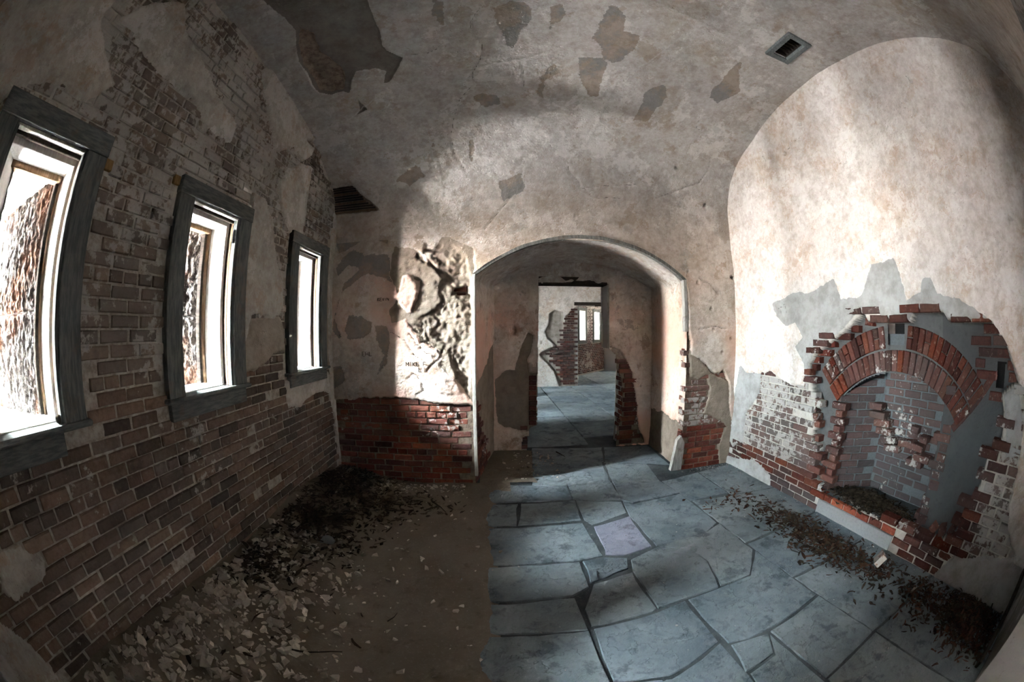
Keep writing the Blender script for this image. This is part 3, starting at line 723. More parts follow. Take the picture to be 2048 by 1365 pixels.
def window(k, y0):
    W_ = wall_left_w
    root = empty('window_%d' % k, (XL, y0 + WO / 2, ZB)); tag(root, kind='structure')
    def bx(nm, u0, u1, v0, v1, n0, n1, m, b=0.003, par=None): return box(nm, XL + n0, XL + n1, y0 + u0, y0 + u1, v0, v1, m, par or root, b)
    # flat casing boards
    bx('casing_board', 0, MG - .006, ZB, ZT, -0.020, 0.036, M_CASING); bx('casing_board', WO - MG + .006, WO, ZB, ZT, -0.020, 0.036, M_CASING)
    bx('head_casing', -0.004, WO + .004, ZT + .002, ZO, -0.020, 0.040, M_CASING_H)
    bx('stool', -0.025, WO + .025, ZB - .027, ZB, -0.10, 0.062, M_CASING_H, 0.008)
    if k == 1: bx('apron', 0.012, WO - .16, ZB - .125, ZB - .027, -0.012, 0.028, M_CASING_H)
    else: bx('apron', 0.012, WO - .012, ZB - .125, ZB - .027, -0.012, 0.030, M_CASING_H)
    # stop beads, channel, white lining, outer frame on both sides and at the head
    a, b_ = MG, WO - MG
    for s in (0, 1):
        def sd(nm, d0, d1, n0, n1, m, v1=ZT):
            u0, u1 = (a + d0, a + d1) if s == 0 else (b_ - d1, b_ - d0)
            bx(nm, u0, u1, ZB, v1, n0, n1, m)
        sd('stop_bead', -.010, 0.012, -0.022, 0.016, M_CASING)
        sd('stop_bead', -.012, 0.006, -0.050, -0.028, M_RAWWOOD)
        sd('channel', -.035, -.010, -0.085, -0.02, M_DARKWOOD)
        sd('jamb_lining', -.020, 0.016, -0.245, -0.085, M_JAMB)
        sd('outer_frame', -.03, 0.030, -0.275, -0.245, M_RAWWOOD)
        sd('outer_stop', -.03, 0.052, -0.315, -0.275, M_DARKWOOD)
    bx('stop_bead', a, b_, ZT - .014, ZT, -0.022, 0.016, M_PALEWOOD)
    bx('stop_bead', a, b_, ZT - .030, ZT - .008, -0.050, -0.028, M_DARKWOOD)
    bx('channel', a - .03, b_ + .03, ZT - .012, ZT + .02, -0.085, -0.02, M_DARKWOOD)
    bx('head_lining', a - .02, b_ + .02, ZT - .045, ZT - .012, -0.245, -0.085, M_JAMB)
    bx('outer_frame', a - .02, b_ + .02, ZT - .075, ZT - .012, -0.315, -0.245, M_RAWWOOD)
    bx('inner_sill', a - .01, b_ + .01, ZB - .02, ZB + .006, -0.32, -0.06, M_JAMB)
    # granite sides in two blocks, stone ceiling and sill
    c = y0 + WO / 2
    for far in (False, True):
        granite_flank(c, far, (1.20, 1.735), root); granite_flank(c, far, (1.735, 2.45), root)
    cl = prism('embrasure_ceiling', [(XI, c - .26), (XI, c + .26), (XT, c + SLIT1 + .01), (XT, c + SLIT0 - .01)], 2.37, 2.41, M_GSLAB, root)
    for vi in (2, 3): cl.data.vertices[vi].co.z = 2.27
    prism('embrasure_sill', [(XI, c - .26), (XI, c + .26), (XT, c + SLIT1 + .01), (XT, c + SLIT0 - .01)], 1.20, ZB - 0.02, M_GSLAB, root)
    # rusty hinge left on the far jamb
    if k == 2: bx('hinge', b_ - .012, b_ + .004, 2.20, 2.30, -0.018, 0.014, M_DARKWOOD)
    return root
for k, y in enumerate(WY): window(k + 1, y)

# ================================================================== VAULT
V_PEEL = [(-0.75,0.62),(-0.818,0.516),(-0.818,0.484),(-0.807,0.449),(-0.818,0.429),(-0.795,0.416),(-0.692,0.396),(-0.738,0.381),(-0.784,0.366),(-0.852,0.348),(-0.898,0.348),(-0.852,0.373),(-0.91,0.384),(-1.013,0.386),(-1.082,0.386),(-1.139,0.368),(-1.208,0.341),(-1.254,0.348),(-1.368,0.346),(-1.449,0.358),(-1.472,0.378),(-1.46,0.406),(-1.472,0.439),(-1.426,0.471),(-1.368,0.499),(-1.391,0.524),(-1.426,0.551),(-1.495,0.60)]
V_SCAB = [(-1.345,0.496),(-1.254,0.484),(-1.277,0.446),(-1.219,0.418),(-1.185,0.401),(-1.185,0.373),(-1.254,0.351),(-1.357,0.351),(-1.437,0.363),(-1.449,0.399),(-1.46,0.431),(-1.414,0.469)]
V_HOLE = [(-1.151,0.328),(-1.141,0.311),(-1.106,0.296),(-1.219,0.288),(-1.172,0.298)]
V_LATH = [(-1.76,0.122),(-1.483,0.120),(-1.403,0.100),(-1.242,0.073),(-1.185,0.063),(-1.76,0.063)]
V_DARK = [[(-0.107,0.479),(-0.187,0.449),(-0.176,0.426),(-0.107,0.406),(-0.107,0.381),(-0.176,0.351),(-0.187,0.323),(-0.302,0.293),(-0.359,0.256),(-0.405,0.21),(-0.371,0.165),(-0.268,0.133)],
 [(0.764,0.16),(0.764,0.14),(0.891,0.118),(0.925,0.103),(1.59,0.12)], [(0.959,0.103),(1.04,0.085),(1.372,0.088)], [(0.18,0.078),(0.053,0.05),(-0.084,0.018)], [(2.404,0.208),(2.45,0.173),(2.358,0.14),(1.785,0.095)],
 [(0.214,0.368),(0.237,0.333),(0.271,0.296)], [(-0.692,0.399),(-0.52,0.396),(-0.405,0.408)], [(2.0,.30),(2.05,.27),(2.2,.26)], [(1.429,0.486),(1.326,0.441)]]
V_FILL = [[(-0.956,0.296),(-0.761,0.236),(-0.635,0.193),(-0.554,0.153),(-0.531,0.11),(-0.52,0.085)],
 [(1.487,0.504),(1.429,0.486),(1.326,0.441),(1.235,0.401),(1.108,0.373),(1.017,0.346),(0.994,0.296),(0.971,0.243),(0.902,0.191),(0.764,0.16)], [(0.9,.54),(1.005,0.521),(1.246,0.514),(1.487,0.504),(1.636,0.499),(1.9,0.486),(2.15,.47)], [(1.246,0.396),(1.464,0.384),(1.682,0.378)], [(-0.99,0.321),(-1.151,0.298),(-1.345,0.278)],
 [(0.55,.46),(0.60,.43),(0.45,.40),(0.25,.38),(-.2,.36)]]
V_PITS = [(2.003,0.168,.022),(2.473,0.093,.028),(2.186,0.208,.012),(0.856,0.045,.012),(-0.417,0.408,.012)]
V_GP = [[(0.719,0.429),(0.73,0.469),(0.764,0.494),(0.822,0.501),(0.913,0.476),(0.913,0.451),(1.063,0.449),(1.074,0.416),(1.017,0.391),(0.925,0.384),(0.822,0.396),(0.81,0.416)],
 [(0.627,0.386),(0.741,0.394),(0.879,0.386),(0.891,0.356),(0.913,0.306),(0.799,0.308),(0.707,0.343)], [(-0.004,0.474),(0.099,0.491),(0.214,0.484),(0.248,0.456),(0.157,0.434),(0.134,0.394),(0.076,0.408),(0.019,0.439)],
 [(1.303,0.328),(1.464,0.361),(1.556,0.328),(1.452,0.263),(1.338,0.266)], [(0.363,0.348),(0.466,0.376),(0.524,0.356),(0.432,0.328),(0.42,0.291),(0.352,0.301)], [(-0.176,0.298),(-0.107,0.308),(0.031,0.301),(0.053,0.281),(-0.084,0.276)],
 [(1.98,0.348),(1.98,0.424),(2.026,0.451),(2.266,0.384),(2.129,0.338)], [(-0.852,0.108),(-1.001,0.123),(-0.852,0.148),(-0.726,0.15),(-0.692,0.128)], [(0.363,0.481),(0.42,0.494),(0.478,0.474),(0.42,0.456),(0.375,0.441)],
 [(-0.62,.20),(-.56,.205),(-.53,.19),(-.60,.185)], [(-.24,.20),(-.22,.215),(-.19,.20),(-.21,.15),(-.24,.16)], [(.05,.11),(.3,.13),(.32,.09),(.1,.07)], [(-.45,.47),(-.40,.50),(-.32,.49),(-.36,.45)]]
ARC = 5.42    # length of the vault's profile, metres: t * ARC

def vault_pt(X, T):
    k = (X - XL) / (XR - XL); ii = T * (NT_ - 1)
    yL = np.interp(ii, np.arange(NT_), PLs[:, 0]); zL = np.interp(ii, np.arange(NT_), PLs[:, 1])
    yR = np.interp(ii, np.arange(NT_), PRs[:, 0]); zR = np.interp(ii, np.arange(NT_), PRs[:, 1])
    return np.stack([X, yL * (1 - k) + yR * k, zL * (1 - k) + zR * k], -1)

def build_vault():
    x = np.arange(XL - 0.02, XR + 0.03, 0.0155); t = np.linspace(0, 1, 345)
    X, T = np.meshgrid(x, t, indexing='ij'); S = T * ARC
    sc2 = lambda pl: [(a, b * ARC) for a, b in pl]
    ed = 0.020 * fbm(X * 7, S * 7, 41, 4) + 0.010 * fbm(X * 28, S * 28, 43, 3)
    peel = sdf(X, S, sc2(V_PEEL)) + 0.5 * ed; scab = sdf(X, S, sc2(V_SCAB)) + ed; hole = sdf(X, S, sc2(V_HOLE)); lath = sdf(X, S, sc2(V_LATH)) + 0.4 * ed
    crk = np.min([linedist(X + .6 * ed, S + .8 * ed, sc2(c)) for c in V_DARK], 0)
    fil = np.min([linedist(X + .6 * ed, S + .8 * ed, sc2(c)) for c in V_FILL], 0)
    pat = np.max([sdf(X, S, sc2(p)) for p in V_GP], 0) + 1.6 * ed
    vent = sdf(X, S, sc2([(2.19, .553), (2.40, .550), (2.40, .502), (2.19, .506)]))
    h = 0.012 * fbm(X * 1.6, S * 1.6, 50, 4) + 0.003 * fbm(X * 12, S * 12, 51, 3)
    fade = sstep(T, 0.0, 0.06) * (1 - sstep(T, .94, 1.0)); h = h * fade
    h = h - 0.018 * sstep(peel, 0, 0.012) - (0.030 + 0.012 * fbm(X * 22, S * 22, 55, 3)) * sstep(scab, 0, 0.03) - 0.05 * sstep(hole, 0, 0.02) - 0.055 * sstep(lath, 0, 0.02)
    h = h - 0.010 * (1 - sstep(crk, 0.003, 0.013)) + 0.004 * (1 - sstep(fil, 0.004, 0.02)) - 0.003 * sstep(pat, 0, .01)
    for a, b, r in V_PITS: h = h - 0.05 * (1 - sstep(np.hypot(X - a, S - b * ARC), r * .5, r))
    P = vault_pt(X, T)
    nx = np.gradient(P[..., 1], axis=1); nz = np.gradient(P[..., 2], axis=1); L = np.hypot(nx, nz)
    P[..., 1] -= h * nz / L; P[..., 2] += h * nx / L          # along the inward normal of the profile
    fin = np.minimum(np.minimum(-peel, -lath), np.minimum(-hole, .5)); scr = -scab + 0.0
    keep = ~((vent[:-1, :-1] > 0.0) & (vent[1:, 1:] > 0.0))
    o = grid_mesh('ceiling', P, keep, M_PL_VAULT, attrs=dict(fin=fin, scr=np.where(lath > 0, -1., scr), crk=crk, fil=fil, pat=np.where(fin > 0, pat, -1.)))
    tag(o, kind='structure'); return o
ceiling = build_vault()

def vault_frame(x, t):
    p = vault_pt(np.array([x]), np.array([t]))[0]; q = vault_pt(np.array([x]), np.array([t + .004]))[0]; r = vault_pt(np.array([x + .01]), np.array([t]))[0]
    a = (r - p) / np.linalg.norm(r - p); b = (q - p) / np.linalg.norm(q - p); c = np.cross(a, b); c /= np.linalg.norm(c)
    if c[2] > 0: c = -c
    return p, a, b, c
def oriented_box(name, p, a, b, c, ra, rb, rc, mat, parent=None, bev=0.003):
    v, f = boxv(*ra, *rb, *rc, bev)
    return mesh_obj(name, [tuple(p + a * x + b * y + c * z) for x, y, z in v], f, mat, parent)

# exposed laths where the vault plaster fell by the window wall
for i in range(12):
    t = 0.066 + i * 0.0046; p, a, b, c = vault_frame(-1.5, t)
    xa = -1.74; xb = np.interp(t, [0.063, 0.073, 0.100, 0.120], [-1.20, -1.25, -1.41, -1.5]) - 0.02 + random.uniform(-.03, .02)
    oriented_box('lath', p, a, b, c, (xa + 1.5, xb + 1.5), (-.008, .008), (-.042, -.034 + random.uniform(0, .008)), M_DARKWOOD if i % 4 else M_RAWWOOD, ceiling, 0.001)
# ceiling vent
def vent():
    p, a, b, c = vault_frame(2.295, 0.5278)
    root = empty('ceiling_vent', tuple(p)); tag(root, 'small grey framed vent grille set into the vaulted ceiling', 'vent')
    w_, l_ = .115, .165
    for s in (-1, 1):
        oriented_box('frame_board', p, a, b, c, (s * w_ - .028, s * w_ + .028), (-l_ - .028, l_ + .028), (-.01, .022), M_STEEL, root)
        oriented_box('frame_board', p, a, b, c, (-w_ + .028, w_ - .028), (s * l_ - .028, s * l_ + .028), (-.01, .022), M_STEEL, root)
        oriented_box('shaft_side', p, a, b, c, (s * .10 - .006, s * .10 + .006), (-.15, .15), (-.25, -.01), M_DARKWOOD, root)
        oriented_box('shaft_side', p, a, b, c, (-.10, .10), (s * .15 - .006, s * .15 + .006), (-.25, -.01), M_DARKWOOD, root)
    oriented_box('shaft_top', p, a, b, c, (-.11, .11), (-.16, .16), (-.26, -.25), M_DARK, root)
    for i in range(7): oriented_box('slat', p, a, b, c, (-.09, .09), (-.125 + i * .042, -.118 + i * .042), (-.05, -.02), M_DARKWOOD, root, .001)
vent()

# ================================================================== FAR WALL with arched doorway
wall_far_w = Wall((0, YD, 0), (1, 0, 0), (0, -1, 0))
DL, DR, DSP, DAP = -0.203, 2.128, 2.18, 2.60
def arch_curve(xl, xr, zs, za, n=40):
    h = (xr - xl) / 2; rise = za - zs; R = (h * h + rise * rise) / (2 * rise); cx, cz = (xl + xr) / 2, za - R
    th = math.asin(h / R); return [(cx + R * math.sin(t), cz + R * math.cos(t)) for t in np.linspace(-th, th, n)]
FRONT = [(DL, -0.03)] + arch_curve(DL, DR, DSP, DAP) + [(DR, -0.03)]

F_DEEP = [(-0.72,2.677),(-0.628,2.656),(-0.592,2.57),(-0.51,2.567),(-0.378,2.48),(-0.257,2.411),(-0.20,2.04),(-0.20,1.818),(-0.20,1.411),(-0.24,0.967),(-0.317,0.983),(-0.438,1.333),(-0.453,1.412),(-0.532,1.444),(-0.661,1.492),(-0.709,1.524),(-0.774,1.667),(-0.757,1.762),(-0.611,1.823),(-0.531,1.917),(-0.564,2.044),(-0.517,2.14),(-0.616,2.255),(-0.666,2.289),(-0.783,2.326),(-0.811,2.443),(-0.719,2.423)]
F_SCR = [(-1.066,2.188),(-1.025,2.487),(-0.812,2.46),(-0.666,2.306),(-0.51,2.60),(-0.20,2.45),(-0.20,0.90),(-0.44,1.191),(-0.535,1.27),(-0.501,1.365),(-0.533,1.428),(-0.726,1.508),(-0.758,1.587),(-0.881,1.732),(-1.024,1.702),(-1.059,1.831),(-0.975,1.958),(-0.994,2.055)]
F_UP = [[(-1.039,2.746),(-0.974,2.813),(-0.885,2.772),(-0.874,2.53),(-0.974,2.484),(-1.038,2.573)], [(-0.866,2.736),(-0.729,2.686),(-0.714,2.507),(-0.77,2.458),(-0.857,2.529)],
 [(-0.929,2.183),(-0.829,2.196),(-0.794,2.13),(-0.728,2.129),(-0.758,1.921),(-0.807,1.778),(-0.907,1.828),(-0.975,1.958),(-0.943,2.054)], [(-0.637,1.078),(-0.586,1.159),(-0.473,1.175),(-0.442,1.111),(-0.331,1.063),(-0.333,0.983),(-0.462,0.966),(-0.574,0.998)]]
F_N = [[(-0.711,2.659),(-0.627,2.639),(-0.591,2.536),(-0.671,2.471),(-0.704,2.473)], [(-0.583,2.552),(-0.501,2.533),(-0.507,2.466),(-0.555,2.418),(-0.702,2.414),(-0.704,2.456),(-0.589,2.46)], [(-0.404,2.042),(-0.246,2.071),(-0.245,1.96),(-0.411,1.962)]]
F_BROWN = [[(-1.485,2.492),(-1.349,2.422),(-1.095,2.408),(-1.007,2.245),(-0.983,2.089),(-1.127,2.152),(-1.297,2.218),(-1.423,2.145),(-1.553,2.071),(-1.618,1.974),(-1.682,1.757),(-1.592,1.558),(-1.638,1.539),(-1.717,1.639),(-1.66,1.836),(-1.577,2.112),(-1.406,2.264),(-1.519,2.31),(-1.648,2.196),(-1.687,2.279),(-1.614,2.398)],
 [(-1.503,1.773),(-1.372,1.79),(-1.234,1.709),(-1.245,1.613),(-1.351,1.556),(-1.504,1.519),(-1.569,1.617)], [(-1.224,1.69),(-1.08,1.669),(-1.04,1.554),(-1.085,1.305),(-1.192,1.169),(-1.124,1.363),(-1.183,1.536)],
 [(-1.704,2.95),(-1.125,2.94),(-0.99,2.77),(-1.101,2.529),(-1.317,2.604),(-1.195,2.7),(-1.426,2.878),(-1.438,2.761),(-1.359,2.587),(-1.662,2.442),(-1.728,2.679)], [(-1.72,1.25),(-1.60,1.28),(-1.55,1.10),(-1.72,1.0)]]
F_EDGE = [(-1.80,0.889),(-1.53,0.897),(-1.182,0.934),(-0.99,0.938),(-0.804,0.916),(-0.596,0.877),(-0.15,0.858)]
F_RFIN = [(2.13,1.60),(2.158,1.548),(2.181,1.352),(2.293,1.3),(2.399,1.231),(2.489,1.126),(2.6,1.104),(2.642,1.154),(2.742,1.011),(2.774,0.761),(2.843,0.464),(2.95,.46)]
F_RSCR = [(2.151,1.40),(2.293,1.3),(2.489,1.126),(2.742,1.011),(2.86,0.578),(2.86,-0.05),(2.72,-0.05),(2.69,0.10),(2.66,0.227),(2.75,0.455),(2.671,0.537),(2.374,0.653),(2.461,0.889),(2.425,1.10),(2.304,1.06),(2.19,1.10)]

def build_far():
    du = 0.0125
    u = np.arange(XL - 0.02, XR + 0.03, du); v = np.arange(-0.05, 2.72, du)
    U, V = np.meshgrid(u, v, indexing='ij')
    ed = 0.018 * fbm(U * 8, V * 8, 61, 4) + 0.010 * fbm(U * 30, V * 30, 63, 3)
    left = U < 1.0
    top = sdf(U, V, [(-1.8, 3.2), (-1.8, 0.889)] + F_EDGE[1:] + [(-0.15, 3.2)])
    rtop = sdf(U, V, F_RFIN + [(2.95, 3.2), (2.13, 3.2)])
    mid = np.where((U > -0.2) & (U < 2.14), V - 2.1, -1)
    fin = np.maximum(np.maximum(top, rtop), mid)
    scr_p = sdf(U, V, F_SCR); brown = np.max([sdf(U, V, p) for p in F_BROWN], 0); up = np.max([sdf(U, V, p) for p in F_UP], 0)
    deep = sdf(U, V, F_DEEP); nn = np.max([sdf(U, V, p) for p in F_N], 0)
    cover = np.maximum(top, rtop) + ed                           # where any coat remains
    bare_l = np.minimum(top + ed, 1)
    fin = np.minimum(fin, np.maximum(-scr_p, up)) + ed
    brown = brown + 1.2 * ed
    rs = sdf(U, V, F_RSCR) + ed
    scr = np.maximum(np.maximum(scr_p + ed, rs), np.where((top + ed) > 0, .2, -1))
    scr = np.minimum(scr, np.where(left, top + ed, 1))
    h = np.full(U.shape, -0.010) + 0.002 * fbm(U * 25, V * 25, 2, 3)
    h = np.maximum(h, -0.010 + 0.024 * sstep(scr, 0, 0.012))
    h = np.maximum(h, -0.010 + (0.036 + 0.006 * fbm(U * 4, V * 4, 66, 4)) * sstep(fin, 0, 0.012))
    h = h - 0.008 * sstep(brown, 0, .01)
    upw = sstep(up + ed, 0, 0.03) * sstep(-U, .3, .5); h = h + 0.016 * upw
    # crumbling zone: combed rubble bedding with lumps
    dz = sstep(deep + 0.8 * ed, 0, 0.025)
    comb = np.abs(((U * 0.8 + V * 0.9) * 9 + 1.5 * fbm(U * 4, V * 4, 71, 3)) % 1 - .5) * 2
    rough = 0.030 * fbm(U * 6, V * 6, 72, 4) + 0.016 * fbm(U * 24, V * 24, 73, 4) + 0.010 * comb
    h = h - dz * (0.034 - rough * 1.1)
    zone = sstep(scr_p, -0.15, 0.0) * sstep(-U, .2, .3)
    h = h + zone * (0.012 * fbm(U * 11, V * 11, 75, 4) + 0.007 * fbm(U * 30, V * 30, 76, 3))
    h = h - 0.06 * sstep(nn, 0, 0.012)
    for (a, b, r, d) in [(2.79, 2.24, .03, .05), (2.83, 2.235, .025, .05), (2.56, 2.04, .03, .03), (2.46, 1.86, .022, .03), (2.62, 1.36, .02, .03), (2.75, 1.52, .02, .03), (2.49, 1.62, .02, .03), (2.28, 2.15, .022, .03), (0.35, 2.75, .01, .02), (2.3, 2.55, .012, .03)]:
        h = h - d * (1 - sstep(np.hypot(U - a, (V - b)), r * .5, r))
    cr = [[(-0.87, 1.13), (-.80, 1.20), (-.74, 1.10), (-.70, 1.02), (-.78, .97)], [(-.68, 1.20), (-.62, 1.27), (-.54, 1.33), (-.50, 1.42)], [(2.3, 2.2), (2.45, 2.15), (2.55, 2.05)], [(2.25, 1.62), (2.5, 1.66), (2.7, 1.64)],
          [(-1.05, 1.60), (-.90, 1.52), (-.80, 1.38), (-.68, 1.30)], [(-.85, 1.58), (-.72, 1.42), (-.58, 1.34)], [(-.80, 1.62), (-.66, 1.50), (-.55, 1.40)]]
    crk = np.min([linedist(U + ed, V + ed, c) for c in cr], 0)
    h = h - 0.012 * (1 - sstep(crk, 0.002, 0.012))
    k_ = sstep(V, 2.30, 2.57); h = h * (1 - k_) + k_ * (0.0055 - 0.10 * np.clip(V - 2.57, 0, 1))   # runs in behind the vault
    # opening
    op = sdf(U, V, FRONT)
    keep = ~((op[:-1, :-1] > 0) & (op[1:, 1:] > 0) & (op[1:, :-1] > 0) & (op[:-1, 1:] > 0))
    inside = op > 0
    P = wall_far_w.pos(U, V, h)
    # pull the rim vertices that lie just inside the opening out onto its edge
    if inside.any():
        gu, gv = np.gradient(op, du)
        L = np.hypot(gu, gv) + 1e-6; mv = np.where(inside, op, 0)
        P[..., 0] -= mv * gu / L; P[..., 2] -= mv * gv / L
    o = grid_mesh('wall_far', P, keep, M_PL_FAR, attrs=dict(fin=fin, scr=scr, crk=crk, fil=np.full(U.shape, 1.), pat=np.where(fin > 0, brown, -1.)))
    tag(o, kind='structure')
    r = random.Random(8); out = []
    for (u_, v_, half, row) in running_bond(XL, XR, -0.02, 2.66, 15, 6):
        if u_ < XL + 0.06 or u_ > XR - 0.04: continue
        i, j = min(int((u_ - u[0]) / du), len(u) - 1), min(int((v_ - v[0]) / du), len(v) - 1)
        if DL - 0.07 < u_ < DR + 0.06 : continue
        if cover[i, j] > 0.03 and left[i, j] and nn[i, j] < -0.01: continue
        if not left[i, j] and (fin[i, j] > 0.02 or rs[i, j] > 0.04): continue
        if v_ > 1.7 and nn[i, j] < 0: continue
        depth = r.gauss(0.003, 0.004) - (0.05 if nn[i, j] > -0.01 else 0)
        if r.random() < 0.05 and v_ > 0.6: depth -= 0.03
        wash = 0.10 + 0.12 * (v_ > 0.55) + (0.18 if u_ > 2 and v_ > .5 else 0)
        out.append((u_, v_, half, depth, r.gauss(0, .007), wash, 0.35 * r.random() * (1 if v_ < .6 else .5), r.uniform(.94, 1.02)))
    lay(o, wall_far_w, out, M_BRICK_R)
    return o
wall_far = build_far()

# scratched initials on the plaster
GLY = {'M': [[(0,0),(0,1),(.5,.4),(1,1),(1,0)]], 'I': [[(.5,0),(.5,1)]], 'K': [[(0,0),(0,1)],[(1,1),(0,.45),(1,0)]], 'E': [[(1,1),(0,1),(0,0),(1,0)],[(0,.5),(.8,.5)]], 'F': [[(0,0),(0,1),(1,1)],[(0,.5),(.8,.5)]],
       'L': [[(0,1),(0,0),(.9,0)]], 'H': [[(0,0),(0,1)],[(1,0),(1,1)],[(0,.5),(1,.5)]], 'V': [[(0,1),(.5,0),(1,1)]], 'N': [[(0,0),(0,1),(1,0),(1,1)]]}
def scratch_text(txt, u, v, size, gap, n=0.034, tilt=0.0):
    vs_, fs_ = [], []
    for ch in txt:
        if ch != ' ':
            for st in GLY[ch]:
                for (x0, y0), (x1, y1) in zip(st[:-1], st[1:]):
                    A = np.array((u + x0 * size * .7, v + y0 * size + tilt * x0)); B = np.array((u + x1 * size * .7, v + y1 * size + tilt * x1))
                    A += RNG.uniform(-.002, .002, 2); B += RNG.uniform(-.002, .002, 2)
                    d = B - A; nrm = np.array((-d[1], d[0])) / (np.linalg.norm(d) + 1e-9) * .0022
                    k = len(vs_)
                    for q in (A - nrm, A + nrm, B + nrm, B - nrm): vs_.append((q[0], YD - n - .0015, q[1]))
                    for q in (A - nrm, A + nrm, B + nrm, B - nrm): vs_.append((q[0], YD - n + .004, q[1]))
                    fs_ += [(k, k + 1, k + 2, k + 3), (k, k + 4, k + 5, k + 1), (k + 1, k + 5, k + 6, k + 2), (k + 2, k + 6, k + 7, k + 3), (k + 3, k + 7, k + 4, k)]
        u += size * gap
    mesh_obj('scratched_lettering', vs_, fs_, M_SCRATCHED, wall_far)
scratch_text('MIKE F', -0.880, 1.262, 0.042, 0.86); scratch_text('LI', -0.748, 1.205, 0.045, 0.95)
scratch_text('EHL', -1.355, 1.365, 0.040, 1.0); scratch_text('KEVIN', -1.180, 1.925, 0.028, 0.9)

# ================================================================== PASSAGE through the pier

BACK = [(0.022, -0.03)] + arch_curve(0.022, 2.19, 2.19, 2.52) + [(2.19, -0.03)]
def build_passage():
    n = 300
    def rs(P):
        P = np.array(P); s = np.r_[0, np.cumsum(np.hypot(*np.diff(P, axis=0).T))]; s /= s[-1]; t = np.linspace(0, 1, n)
        return np.c_[np.interp(t, s, P[:, 0]), np.interp(t, s, P[:, 1])]
    A, B = rs(FRONT), rs(BACK); y = np.linspace(YD + 0.001, YB + 0.02, 75); k = (y - YD) / (YB - YD)
    Q = A[:, None] * (1 - k)[None, :, None] + B[:, None] * k[None, :, None]
    S = np.broadcast_to(np.linspace(0, 7.0, n)[:, None], (n, 75)); Yg = np.broadcast_to(y[None], (n, 75))
    h = 0.010 * fbm(S * 2, Yg * 2, 81, 4) + 0.004 * fbm(S * 12, Yg * 12, 82, 3)
    ed = 0.03 * fbm(S * 6, Yg * 6, 83, 4)
    Z = Q[..., 1]; leftside = S < 3.5
    fin = np.where(leftside, (Z - 0.95) - 0.45 * (Yg - YD) , (Z - 0.55)) * 0.8 + ed * 2.2
    fin = np.where(Z > 2.1, 0.3, fin)
    fade = sstep(Yg, YD, YD + .05)
    h = (h - 0.016 * (1 - sstep(fin, 0, 0.012))) * fade
    t = np.gradient(Q, axis=0); L = np.hypot(t[..., 0], t[..., 1]) + 1e-9
    Q = Q + np.stack([t[..., 1] / L * h, -t[..., 0] / L * h], -1)
    o = grid_mesh('wall_passage', np.stack([Q[..., 0], Yg, Q[..., 1]], -1), np.ones((n - 1, 74), bool), M_PL_PASS, attrs=dict(fin=fin, scr=np.full(S.shape, .5), crk=np.full(S.shape, 1.), fil=np.full(S.shape, 1.), pat=np.full(S.shape, -1.)))
    tag(o, kind='structure')
    # bare bricks low on the near corners of the passage
    wp = Wall((DL, YD, 0), (0.19, 0.98, 0), (0.98, -0.19, 0)); r = random.Random(2); out = []
    for (u_, v_, half, row) in running_bond(0.02, 0.75, 0.0, 0.9, 31):
        if 0.08 < u_ < 0.75 - v_ * 0.6 and v_ < 0.85: out.append((u_, v_, half, 0.004 + r.gauss(0, .003), r.gauss(0, .01), .15, .4, r.uniform(.93, 1)))
    lay(o, wp, out, M_BRICK_R)
    wp2 = Wall((DR, YD, 0), (0.05, 1, 0), (-1, 0.05, 0)); out = []
    for (u_, v_, half, row) in running_bond(0.0, 0.2, 0.0, 1.6, 33):
        if 0.03 < u_ < 0.14 and (0.25 < v_ < 1.5) and r.random() < .75: out.append((u_, v_, True, 0.002 + r.gauss(0, .004), 0, .25, .1, 1))
    lay(o, wp2, out, M_BRICK_R)
    return o
wall_passage = build_passage()

# trim of the arched doorway
def arch_trim():
    C = np.array(arch_curve(DL - .004, DR + .004, DSP, DAP + .004, 26)); Ci = np.array(arch_curve(DL + .035, DR - .035, DSP - .005, DAP - .032, 26))
    root = empty('trim_1', ((DL + DR) / 2, YD, DSP)); tag(root, kind='structure')
    for i in range(0, 25, 5):
        v, f = [], []
        for j in range(i, min(i + 6, 26)):
            for (x, z) in (C[j], Ci[j]):
                for y in (YD - .018, YD + .055): v.append((x + random.uniform(-.003, .003), y + random.uniform(-.003, .003), z + random.uniform(-.003, .003)))
        m = len(v) // 4
        for j in range(m - 1):
            a = j * 4; b = a + 4
            f += [(a, a + 2, b + 2, b), (a + 1, b + 1, b + 3, a + 3), (a, b, b + 1, a + 1), (a + 2, a + 3, b + 3, b + 2)]
        f += [(0, 1, 3, 2), (4 * m - 4, 4 * m - 2, 4 * m - 1, 4 * m - 3)]
        mesh_obj('arch_board', v, f, M_TRIM, root)
    box('jamb_strip', DL - .006, DL + .030, YD - .030, YD + .05, 0.10, DSP, M_PALEWOOD, root, .004, .002)
    box('jamb_strip', DR - .034, DR + .006, YD - .020, YD + .05, 1.60, DSP, M_PALEWOOD, root, .004, .002)
    v = [(DR - .12, YD - .02, 0), (DR + .02, YD - .02, 0), (DR + .03, YD - .02, .33), (DR - .02, YD - .02, .42), (DR - .07, YD - .02, .37)]
    v = v + [(x, y + .06, z) for x, y, z in v]; n_ = 5
    mesh_obj('broken_jamb_board', v, [list(range(n_)), list(range(n_, 2 * n_))[::-1]] + [(i, n_ + i, n_ + (i + 1) % n_, (i + 1) % n_) for i in range(n_)], M_PALEWOOD, root)
arch_trim()

